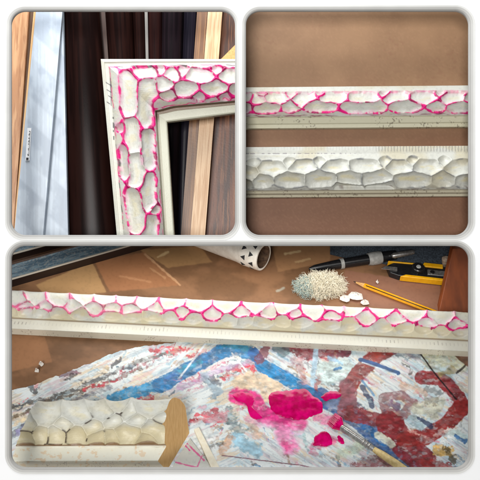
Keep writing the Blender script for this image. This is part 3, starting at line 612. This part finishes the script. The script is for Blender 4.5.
# long pink moulding
sA = T(-8, 333.2); sB = T(486, 358.2); sx_ = nrm(sB - sA); up_ = nrm(np.cross(N3, sx_)); L3 = np.linalg.norm(sB - sA) * 1000
h0 = 0.0018
def frameL(S, A, B): return sA + N3 * h0 * 0 + S[..., None] * .001 * sx_ + A[..., None] * .001 * up_ + (B[..., None] * .001) * N3
r1 = [(14, 299), (35, 298), (59, 299), (84, 298), (107, 297), (126, 298), (145, 299), (171, 301), ((193, 303), (205, 304)), ((220, 305), (232, 305)), ((250, 304), (260, 305)), (287, 308), ((307, 307), (319, 308)), (333, 305), (353, 308), (381, 309), ((406, 311), (419, 313)), ((435, 315), (447, 317)), (468, 316), (-2, 298)]
r2 = [(24, 305), (46, 306), (71, 304.5), (94, 307), (114, 307), (133, 308), (157, 306), (183, 311), (212, 312), (240, 311), (268, 312), (297, 312), (333, 314), (366, 316), (396, 318), (428, 322), (457, 323), (4, 306)]
r3 = [(6, 312.5), (23, 312.5), (40, 313), (58, 313), (80, 314), (98, 315), (115, 316), (132, 316), (150, 317), (168, 317.5), (190, 320), (208, 320), (228, 321), (246, 323), (265, 323.5), (282, 323), (297, 323), (313, 325), (334, 326), (350, 326), (366, 327), (383, 328), (402, 330), (422, 331), (441, 333), (460, 334)]
mk = lambda l: [list(c) if isinstance(c[0], tuple) else [c] for c in l]
jr = np.random.default_rng(5)
def jit(l, jx, jy): return [tuple((p[0] + jx * d_[0], p[1] + jy * d_[1]) for p in c) if isinstance(c[0], tuple) else (c[0] + jx * d_[0], c[1] + jy * d_[1]) for c in l for d_ in [jr.uniform(-1, 1, 2)]]
r1 = jit(r1, 1.5, 1.2); r2 = jit(r2, 2, 1.0); r3 = [c for i, c in enumerate(jit(r3, 3.5, 1.0)) if i not in (5, 11, 17, 20)]
r1 = [c if isinstance(c[0], tuple) else ((c[0] - h_, c[1] + t_), (c[0] + h_, c[1] - t_)) for c in r1 for h_, t_ in [(jr.uniform(3, 7), jr.uniform(-1, 1))]]
cellsL = mk(r1) + mk(r2) + mk(r3); n12 = len(r1) + len(r2)
def paintL(px, py, e, e3, ids, m, PR, S, tc, tc2):
    col = gesso(px, py, m, e, 0.3, 90); inside = ((tc > 0) & (tc2 > 0)).astype(float)
    low = (ids[0] >= n12).astype(float); both = ((ids[0] >= n12) & (ids[1] >= n12)).astype(float)
    col = mixc(col, lin((206, 192, 150)), 0.6 * low * inside * ss(.3, .6, fbm(px / 14, py / 8, 3, 3)))
    pk = inside * (1 - both)
    pinkamt = pk * (0.75 + 0.25 * ss(120, 200, px))
    col = pinklines(col, px, py, e, e3, pinkamt, -0.1, 0.75, 0.5)
    top = ss(2.5, 0.5, tc2) * (tc2 > -1.5); col = mixc(col, lin((232, 150, 176)), 0.6 * top * ss(.3, .6, vn(px / 12, py * 0, 3)))
    ledge = (tc < 0).astype(float); A = PR[None, :, 0] + 0 * S; Bq = PR[None, :, 1] + 0 * S
    col = mixc(col, lin((214, 212, 198)), .6 * ledge)
    mj = np.round(S / 5.0) % 5 == 0
    tick = ledge * (Bq > 11.9) * (A > 7) * (A < np.where(mj, 14, 11.5)) * ss(.55, .85, np.cos(S * 2 * math.pi / 5.0)); col = mixc(col, lin((120, 112, 104)), (.12 + .5 * ss(.4, .7, fbm(S / 30, S * 0, 4, 3))) * tick)
    col = mixc(col, lin((120, 92, 56)), .75 * ss(1.8, .4, np.abs(tc - .2)))
    ft = ledge * (Bq < 11.5) * (A < 0.5); col = mixc(col, lin((196, 184, 160)), .5 * ft); col = specks(col, px, py, ft, .78, (110, 84, 66), .9, 4, .5)
    return np.clip(col * 1.16, 0, .86)
fl = empty('frame_moulding', tuple((sA + sB) / 2), 'long carved moulding with pink ridges and ruler marks, lying across the whole bench', 'frame moulding', 'lengths of carved frame moulding')
moulding('carved_strip', fl, M['gesso'], [(0, 0), (0, 12), (15, 12.4)], [(16, 13), (18.5, 20), (24, 28.5), (32, 34), (40, 36.5), (46, 35), (50, 29), (52.5, 20)], [(53, 17), (53, 12), (53, 0)], frameL, lambda A, B: 0 * A, lambda A, B: 0 * A + L3, cellsL, paintL, D=4.2, w=6.5, endpad=42, ax=0.85, flats=[[(-20, 321.5), (500, 342)]])

# short sample with cut end
qA = T(23, 469.5, 0.0018); qB = T(166, 470.5, 0.0018); sx2 = nrm(qB - qA); up2 = nrm(np.cross(N3, sx2)); L4 = np.linalg.norm(qB - qA) * 1000
def frameS(S, A, B): return qA + S[..., None] * .001 * sx2 + A[..., None] * .001 * up2 + ((.86 + .16 * S / L4) * B)[..., None] * .001 * N3
cellsS = mk([((44, 418), (52, 414)), ((70, 415), (84, 415)), ((96, 411), (106, 414)), (118, 406), (129, 412), ((143, 408), (158, 408)), (26, 438), (28, 426), (39, 434), (56, 434), (75, 435), (93, 427), (98, 438), (112, 421), ((122, 432), (132, 433)), (136, 420), ((150, 429), (158, 431)), (110, 437), (162, 417), (146, 440), (64, 424)])
def paintS(px, py, e, e3, ids, m, PR, S, tc, tc2):
    col = gesso(px, py, m, e, 0.3, 140); inside = ((tc > 0) & (tc2 > 0)).astype(float)
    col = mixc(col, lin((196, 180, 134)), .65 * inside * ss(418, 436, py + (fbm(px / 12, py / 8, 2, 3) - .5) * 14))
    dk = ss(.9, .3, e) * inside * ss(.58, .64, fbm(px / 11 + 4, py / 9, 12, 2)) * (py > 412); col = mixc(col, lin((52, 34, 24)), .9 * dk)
    col = mixc(col, lin((104, 66, 24)), .85 * ss(2.2, .5, np.abs(tc - .4)))
    A = PR[None, :, 0] + 0 * S; Bq = PR[None, :, 1] + 0 * S; ledge = (tc < 0).astype(float)
    col = mixc(col, lin((214, 210, 192)), .7 * ledge * (A > .5)); ft = ledge * (A < .5)
    col = mixc(col, lin((206, 188, 156)), .6 * ft); col = specks(col, px, py, ft, .78, (110, 84, 66), .9, 4, .5)
    col = mixc(col, lin((200, 160, 110)), .5 * ledge * ss(.62, .7, fbm(px / 4, py / 3, 6, 3)))
    return np.clip(col * 1.18, 0, .86)
fs = empty('moulding_sample', tuple((qA + qB) / 2), 'short unpainted cream carved moulding offcut with a bare tan cut end, at front left', 'moulding sample')
lipS = [(0, 0), (0, 18), (.8, 19), (17, 19.5)]; carS = [(18, 21), (20, 30), (30, 42), (42, 50), (52, 53.5), (60, 51), (64, 42), (64.5, 30)]; resS = [(64, 27), (61, 22), (47, 0)]
sS0 = lambda A, B: -.5 * np.minimum(B, 19) + np.interp(A, [0, 18, 26, 60], [0, 1, 6, 22])
sS1 = lambda A, B: L4 + 1 + .46 * A - .45 * B
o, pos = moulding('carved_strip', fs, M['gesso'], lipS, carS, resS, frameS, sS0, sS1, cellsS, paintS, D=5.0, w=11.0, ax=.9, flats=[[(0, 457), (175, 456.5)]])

# blue-grey frame mouldings at the back left
def bar_moulding(label, pA, pB, prof, colfn, group='blue-grey frame lengths at the back of the bench'):
    A0 = T(*pA); B0 = T(*pB); s = nrm(B0 - A0); u = nrm(np.cross(N3, s)); L = np.linalg.norm(B0 - A0)
    PR, _ = densify(prof, 0.7); nS = 200; S = np.linspace(0, L, nS)
    pos = A0 + S[:, None, None] * s + PR[None, :, 0, None] * .001 * u + PR[None, :, 1, None] * .001 * N3
    px, py = proj(pos); col = colfn(px, py, PR[None, :, 0] + 0 * px, PR[None, :, 1] + 0 * px, S[:, None] * 1000 + 0 * px)
    o = mesh_np('blue_frame_length', pos.reshape(-1, 3), gridF(nS, len(PR)), M['attrwood'], col=col, smooth=False)
    bm = bmesh.new(); bm.from_mesh(o.data); bm.verts.ensure_lookup_table(); K = len(PR)
    bm.faces.new([bm.verts[i] for i in range(K)]); bm.faces.new([bm.verts[(nS - 1) * K + i] for i in range(K)][::-1]); bm.to_mesh(o.data); bm.free()
    tag(o, label, 'frame moulding', group); return o
def colb(px, py, A, B, S):
    c = mixc(np.broadcast_to(lin((74, 94, 108)), px.shape + (3,)), lin((108, 128, 138)), ss(.35, .65, fbm(S / 14, A / 2, 3, 4)))
    c = mixc(c, lin((150, 150, 146)), .5 * ss(.66, .72, vn(S / 1.5, A / 1.2, 5)))
    c = mixc(c, lin((186, 176, 160)), ((A > .3) & (A < 3.2)).astype(float) * .95)
    c = mixc(c, lin((34, 22, 18)), (A <= .3).astype(float)); c = mixc(c, lin((70, 48, 34)), ((A > 26) & (A < 33)).astype(float)); return c  # near-black front face is a painted shadow strip; brown ridge behind
bar_moulding('blue-grey frame length with a thin silver edge lying at back left', (-12, 294), (165, 243), [(0, 0), (0, 12), (1, 14), (3, 14), (5, 12), (25, 15), (27, 19), (32, 19), (34, 14), (34, 0)], colb)
bar_moulding('second blue-grey frame length behind the silver edged one', (-12, 268), (110, 235), [(0, 0), (0, 11), (1, 13), (3, 13), (5, 11), (25, 15), (27, 18), (32, 18), (34, 14), (34, 0)], colb)

# plaster tube
c1 = T(263.5, 257, .0265); ax_ = nrm(.80 * X3 - .52 * U3 + .12 * N3); c0 = c1 - ax_ * .135
tb = empty('cardboard_tube', tuple(T(215, 262)), 'white open-ended tube with black triangle marks lying at the back of the bench', 'tube')
b = MB(); Lt = np.linalg.norm(c1 - c0); R = .0205
v0 = nrm(np.cross(ax_, np.cross(np.array([0, -1, .1]), ax_))); v1 = np.cross(ax_, v0)
prf = [(0, R * .8), (Lt * .35, R * .86), (Lt * .72, R * .92), (Lt * .78, R * .98), (Lt * .80, R), (Lt * .985, R), (Lt, R * .97), (Lt, R * .82), (Lt * .985, R * .8)]
b.tube([c0 + ax_ * d for d, _ in prf[:7]] , [r for _, r in prf[:7]], 48, cap=False)
b.build('tube_wall', M['tube'], tb, smooth=True)
b = MB(); uu = nrm(np.cross(ax_, (0.13, 0.2, 1.0))); ww = np.cross(uu, ax_); ang = np.arange(48) / 48 * 2 * math.pi
rg = [c1 + r * (np.cos(ang)[:, None] * uu + np.sin(ang)[:, None] * ww) + ax_ * d for d, r in ((0, R * .97), (.0004, R * .9), (0, R * .82))]
b.add(np.concatenate(rg), gridF(3, 48, True)); b.build('tube_rim', M['tube'], tb, smooth=True)
b = MB(); rg = [c1 + r * (np.cos(ang)[:, None] * uu + np.sin(ang)[:, None] * ww) + ax_ * d for d, r in ((0, R * .82), (-.03, R * .8), (-.07, R * .78), (-.07, 0.0001))]
b.add(np.concatenate(rg), gridF(4, 48, True)); b.build('tube_inside', M['tubein'], tb, smooth=True)
for d, a, s_ in ((.009, -62, 1), (.009, -24, -1), (.009, 12, 1), (.022, -44, -1), (.022, -6, 1), (.022, 32, -1), (.009, 50, -1), (.009, 84, 1), (.022, 68, 1)):
    pts = []
    for dd, da in ((-.0035 * s_, 0), (.0035 * s_, -11), (.0035 * s_, 11)):
        an = math.radians(a + da); pts.append(c1 - ax_ * (d + dd) + (R + .0002) * (math.cos(an) * v0 + math.sin(an) * v1))
    nn = nrm(np.cross(pts[1] - pts[0], pts[2] - pts[0])); cen = sum(pts) / 3
    if np.dot(nn, cen - (c1 - ax_ * d)) < 0: nn = -nn
    MB().prism(np.array(pts) + nn * .0002, nn * .0003).build('printed_triangle', M['ink'], tb)

# fibre tuft
def strands(n, cen, rx, ry, rz, sel, seed):
    rg = np.random.default_rng(seed); b = MB()
    for i in range(n):
        d = rg.normal(size=3); d /= np.linalg.norm(d); rr = rg.random() ** .4
        p = np.array([d[0] * rx, d[1] * ry, abs(d[2]) * rz]) * rr
        if not sel(p[0], p[1], rg): continue
        w0 = cen + X3 * p[0] + U3 * p[1] + N3 * (p[2] + .001)
        t = nrm(rg.normal(size=3) + .6 * (X3 * d[0] + U3 * d[1] + N3 * abs(d[2]))); t2 = nrm(np.cross(t, rg.normal(size=3))); L = rg.uniform(.003, .010); cv = rg.uniform(.3, 1.3)
        pts = [w0 + t * L * q + t2 * L * cv * math.sin(q * 3) * .5 for q in (0, .35, .7, 1)]
        pts = [q_ + N3 * max(0.0, .0006 - np.dot(q_ - T0, N3)) for q_ in pts]
        r = rg.uniform(.00016, .00034); b.tube(pts, [r * .8, r, r, r * .5], 4)
    return b
cen = T(321, 289)
tf = empty('fibre_tuft', tuple(cen), 'shaggy cream tuft of fibre stained pale blue, behind the long moulding', 'fibre tuft')
strands(4200, cen, .034, .020, .024, lambda x, y, r: x > -.012 or r.random() < .45, 5).build('cream_fibres', M['fibrec'], tf)
strands(2400, cen - X3 * .006, .032, .020, .018, lambda x, y, r: (x < -.008 and y < .01) or r.random() < .05, 6).build('stained_fibres', M['fibreb'], tf)
# paper scraps beside it
def scrap(label, px, py, rx, ry, seed, mat=M['scrap']):
    rg = np.random.default_rng(seed); n = 9; c = T(px, py, .0015); rings = []
    for k_, q in enumerate((1, .6, .25)):
        rings.append([c + X3 * (math.cos(a) * rx * q * rg.uniform(.7, 1.2)) + U3 * (math.sin(a) * ry * q * rg.uniform(.7, 1.2)) + N3 * (rg.uniform(0, .003) + .002 * k_) for a in np.arange(n) / n * 2 * math.pi])
    o = mesh_np('paper_scrap', np.array(rings).reshape(-1, 3), gridF(3, n, True), mat, smooth=False); bm = bmesh.new(); bm.from_mesh(o.data); bm.verts.ensure_lookup_table(); bm.faces.new([bm.verts[2 * n + i] for i in range(n)]); bm.to_mesh(o.data); bm.free()
    tag(o, label, 'scrap', 'crumpled white scraps'); return o
scrap('larger crumpled white scrap between fibre tuft and pencil', 355, 297, .011, .009, 1); scrap('crumpled white scrap under the right side of the fibre tuft', 345, 299, .008, .007, 2); scrap('small white scrap just right of the larger crumpled one', 365, 303, .006, .005, 3)
scrap('small white crumb above the pencil', 377, 283, .0022, .002, 4); scrap('pale flake on the bare bench at left, the upper of two', 41.5, 364.5, .003, .003, 5); scrap('pale flake on the bare bench at left, the lower of two', 37, 371.5, .0028, .0028, 6)

# pencil
def pen_pts(a, b_, h, fr): A = T(*a, h); B = T(*b_, h); return [A + (B - A) * f for f in fr]
pe = empty('pencil', tuple(T(392, 296)), 'yellow pencil with black stripe lying behind the long moulding', 'pencil')
A = T(353.5, 281.5, .0036); B = T(446, 317, .0036); d = nrm(B - A); L = np.linalg.norm(B - A)
MB().tube([A, A + d * .0035], [.0003, .0009], 12).build('lead', M['black'], pe, smooth=True)
MB().tube([A + d * .0035, A + d * .016], [.0009, .0034], 6, up=N3).build('sharpened_tip', M['woodtip'], pe)
MB().tube([A + d * .016, B], [.0036, .0036], 6, up=N3).build('shaft', M['pencil'], pe)
b = MB(); sd = nrm(np.cross(d, N3)); b.prism([A + d * .019 + N3 * .0033 + sd * (-.0007), A + d * .019 + N3 * .0033 + sd * .0007, B + N3 * .0033 + sd * .0007, B + N3 * .0033 - sd * .0007], N3 * .0001)
b.v[0] = b.v[0] + sd * .0020; b.build('stripe', M['black'], pe)

# black marker pen
mp_ = empty('marker_pen', tuple(T(345, 265)), 'black pen with a pale grey band lying at the back behind the fibre tuft', 'pen')
A = T(309, 269, .006); B = T(392, 255.5, .008); d = nrm(B - A); L = np.linalg.norm(B - A)
MB().tube([A, A + d * .008, A + d * .03, A + d * .046], [.0016, .0046, .0062, .0070], 20).build('nib_section', M['black'], mp_, smooth=True)
MB().tube([A + d * .046, A + d * .051], [.0078, .0078], 24).build('ring', M['greyp'], mp_, smooth=True)
MB().tube([A + d * .051, A + d * .088], [.0070, .0076], 24).build('barrel', M['black'], mp_, smooth=True)
MB().tube([A + d * .088, A + d * .093, A + d * .104, A + d * .108], [.0088, .0098, .0098, .0088], 24).build('band', M['greyp'], mp_, smooth=True)
MB().tube([A + d * .108, A + d * .13], [.008, .0072], 24).build('cap', M['black'], mp_, smooth=True)

# utility knife (yellow and black)
kn = empty('utility_knife', tuple(T(415, 280)), 'yellow and black utility knife with a round thumb wheel, lying at the back right', 'knife')
ka = T(386, 277, 0); kb = T(449, 284, 0); kd = nrm(kb - ka); kw = nrm(np.cross(N3, kd)); KL = np.linalg.norm(kb - ka)
def kp(s, w_, h): return ka + kd * s + kw * w_ + N3 * h
def slab(poly, h0_, h1_): return MB().prism([kp(s, w_, h0_) for s, w_ in poly], N3 * (h1_ - h0_))
slab([(.004, .000), (.016, -.004), (.086, -.004), (.094, .002), (.094, .020), (.086, .024), (.010, .022), (.0, .014)], .0, .010).build('body', M['black'], kn, bevel=.0015)
slab([(.018, -.0065), (.086, -.0062), (.086, -.0015), (.026, -.0015)], .0015, .0112).build('grip_edge', M['yellow'], kn, bevel=.001)
slab([(.048, .0185), (.078, .0185), (.078, .0265), (.052, .0265)], .002, .0118).build('back_edge', M['yellow'], kn, bevel=.001)
slab([(.001, .020), (.044, .0215), (.044, .0235), (.002, .0225)], .002, .0112).build('side_line', M['yellow'], kn, bevel=.0005)
slab([(.056, .003), (.080, .003), (.082, .013), (.056, .013)], .010, .0116).build('metal_plate', M['steel'], kn, bevel=.0005)
MB().tube([kp(.0625, .008, .0116), kp(.0625, .008, .0125)], [.0032, .0032], 20).build('screw', M['black'], kn, smooth=True)
slab([(-.008, .004), (.014, .004), (.014, .010), (-.002, .010)], .0105, .0118).build('blade', M['steel'], kn)
b = MB(); b.tube([kp(.043, .011, .010), kp(.043, .011, .0155), kp(.043, .011, .0165)], [.0088, .0088, .0078], 36); wh = b.build('thumb_wheel', M['black'], kn, smooth=True)
b = MB()
for i in range(24):
    a = i / 24 * 2 * math.pi; c = kp(.043, .011, .0128) + (kd * math.cos(a) + kw * math.sin(a)) * .0089
    b.tube([c - N3 * .0026, c + N3 * .0026], [.0007, .0007], 6)
b.build('knurling', M['black'], wh)
MB().tube([kp(.043, .011, .0164), kp(.043, .011, .0172)], [.0035, .003], 20).build('wheel_hub', M['greyp'], wh, smooth=True)

# beige knob thing behind knife, dark cloth, brown board
kb_ = MB(); c = T(444, 268, .0)
kb_.tube([c, c + N3 * .006, c + N3 * .012, c + N3 * .018, c + N3 * .021], [.004, .0035, .0055, .0065, .003], 20); o = kb_.build('turned_peg', M['beige'], smooth=True); tag(o, 'small beige turned wooden peg behind the yellow knife, beside the brown board', 'wooden peg')
gx = np.linspace(330, 520, 150); gy = np.linspace(0, 1, 60); X, Yf = np.meshgrid(gx, gy, indexing='ij')
ylow = np.interp(X, [330, 350, 372, 395, 420, 445, 520], [255, 260, 262, 267, 268, 269, 271]); Y = 232 + (ylow - 232) * Yf
H = .001 + .016 * ss(1.0, .6, Yf) * (0.35 + fbm(X / 16, Y / 7, 3, 4) * 1.1) * ss(330, 350, X) + .002 * fbm(X / 4, Y / 4, 4, 3) * ss(1, .9, Yf)
V = Tg(X, Y) + N3 * H[..., None]
o = mesh_np('dark_cloth', V.reshape(-1, 3), gridF(*X.shape), M['cloth']); tag(o, 'crumpled dark blue-grey cloth at the back right of the bench', 'cloth')
gt = MB(); A = T(392, 256, .016); B = T(414, 252, .018); gt.tube([A, A + (B - A) * .1, A + (B - A) * .9, B], [.003, .0045, .004, .003], 16); o = gt.build('metal_ferrule', M['steel'], smooth=True); tag(o, 'small shiny metal cylinder on the dark cloth', 'metal fitting')
b = MB(); foot = [T(438, 316), T(474, 322), T(500, 322)]
bl = T(438.5, 314); br_ = T(505, 314); hgt = .078
tl = bl + N3 * hgt * .55 + U3 * hgt * .55 + X3 * .012
# leaning thick board: front face rises from the bench and leans back
f = [bl, br_, br_ + N3 * .05 + U3 * .075 + X3 * .026, bl + N3 * .05 + U3 * .075 + X3 * .026]
ex = U3 * .012 - N3 * .004
b.prism(f, ex); o = b.build('brown_board', M['brownblock'], bevel=.001); tag(o, 'dark orange-brown board leaning at the right edge behind the long moulding', 'board')

# paint brush
br = empty('paint_brush', tuple(T(370, 447)), 'paint brush with magenta loaded tip and pale wooden handle, lying on the palette sheet', 'paint brush')
A = T(341, 427.5, .0065); B = T(416, 477, .0085); d = nrm(B - A); L = np.linalg.norm(B - A)
MB().tube([A, A + d * .004, A + d * .040, A + d * .044], [.0036, .0040, .0034, .0031], 24).build('ferrule', M['steel'], br, smooth=True)
b = MB(); [b.tube([A + d * q, A + d * (q + .0008), A + d * (q + .0016)], [.0036, .0041, .0036], 24, cap=False) for q in (.030, .034, .0375)]; b.build('crimp', M['steel'], br, smooth=True)
MB().tube([A + d * .044, A + d * .055, A + d * (L * .75), B], [.0031, .0042, .0044, .0034], 24).build('handle', M['handle'], br, smooth=True)
b = MB(); rg = np.random.default_rng(3)
for i in range(420):
    a = rg.uniform(0, 2 * math.pi); r = .0034 * math.sqrt(rg.random()); pr = nrm(np.cross(d, N3)); s0_ = A + d * .001 + (pr * math.cos(a) + N3 * math.sin(a)) * r
    tip = T(331.5, 418.5, .0028) + (pr * math.cos(a) * 1.7 + N3 * math.sin(a) * .5) * r * 1.6 + d * rg.uniform(-.001, .004); mid = (s0_ + tip) / 2 + (pr * math.cos(a)) * r * 1.0 + N3 * .001
    b.tube([s0_, mid, tip], [.00035, .0004, .0002], 4)
b.build('bristles', M['crimson'], br)

# cream stick and pink-lined card offcut by the cut end
b = MB(); p = [T(194, 431, .002), T(199, 429, .002), T(222, 474, .002), T(214, 476, .002)]; b.prism(p, N3 * .004); o = b.build('wooden_stick', mat_noise('cream_stick', (232, 222, 196), (240, 234, 214), 200, .6), bevel=.0005); tag(o, 'flat cream wooden stick beside the bare cut end of the offcut', 'stick')
gx = np.linspace(0, 1, 90); U, W = np.meshgrid(gx, gx, indexing='ij'); q = np.array([(176, 462), (190, 440), (216, 474), (170, 476)], float)
PXY = (q[0] * (1 - U)[..., None] + q[1] * U[..., None]) * (1 - W)[..., None] + (q[3] * (1 - U)[..., None] + q[2] * U[..., None]) * W[..., None]
X, Y = PXY[..., 0], PXY[..., 1]; c = gesso(X, Y, 0 * X, 0 * X, .2)
for pts in ([(186, 444), (204, 462)], [(202, 458), (197, 470)], [(176, 464), (200, 470)], [(190, 452), (184, 446)]): c = mixc(c, lin((206, 50, 130)), .9 * ss(1.1, .4, seg_d(X, Y, pts) + (fbm(X / 3, Y / 3, 3, 2) - .5) * 1.4))
o = mesh_np('pink_lined_card', (Tg(X, Y) + N3 * .0026).reshape(-1, 3), gridF(90, 90), M['gesso'], col=c); s = o.modifiers.new('thick', 'SOLIDIFY'); s.thickness = .001; tag(o, 'white card piece with pink painted lines under the cream stick', 'card')

# ------------------------------------------------------------------ light, camera
w = bpy.data.worlds.new('World'); bpy.context.scene.world = w; w.use_nodes = True
w.node_tree.nodes['Background'].inputs[0].default_value = (.93, .97, 1, 1); w.node_tree.nodes['Background'].inputs[1].default_value = 0.12
def area(name, loc, tgt, sx, sy, power, col=(1, 1, 1)):
    l = bpy.data.lights.new(name, 'AREA'); l.shape = 'RECTANGLE'; l.size = sx; l.size_y = sy; l.energy = power; l.color = col
    o = bpy.data.objects.new(name, l); C.objects.link(o); o.location = loc
    from mathutils import Vector
    o.rotation_euler = (Vector(tgt) - Vector(loc)).to_track_quat('-Z', 'Y').to_euler(); return o
area('window_lamp', (-0.45, -2.5, 0.06), (0, 0, -.03), .8, .7, 51, (1, .99, .97))  # added light before the board, out of view, whitens board and contents
area('top_lamp', (-0.14, -0.15, 0.56), (0.0, 0.06, 0.1), .40, .22, 5.0, (.94, .97, 1))
area('shelf_lamp', (0.0, 0.160, -0.0044), (0.0, 0.145, -0.22), .50, .17, .88, (1, .98, .94))  # added light hidden under the plank to brighten the bench from above
cam = bpy.data.cameras.new('camera'); co = bpy.data.objects.new('camera', cam); C.objects.link(co); co.location = (0, -D0, 0); co.rotation_euler = (math.pi / 2, 0, 0)
cam.sensor_width = 36; cam.lens = 36 * D0 / .48; cam.clip_start = .01; cam.clip_end = 20
sc = bpy.context.scene; sc.camera = co
sc.view_settings.view_transform = 'Standard'; sc.view_settings.look = 'None'; sc.view_settings.exposure = 0; sc.view_settings.gamma = 1
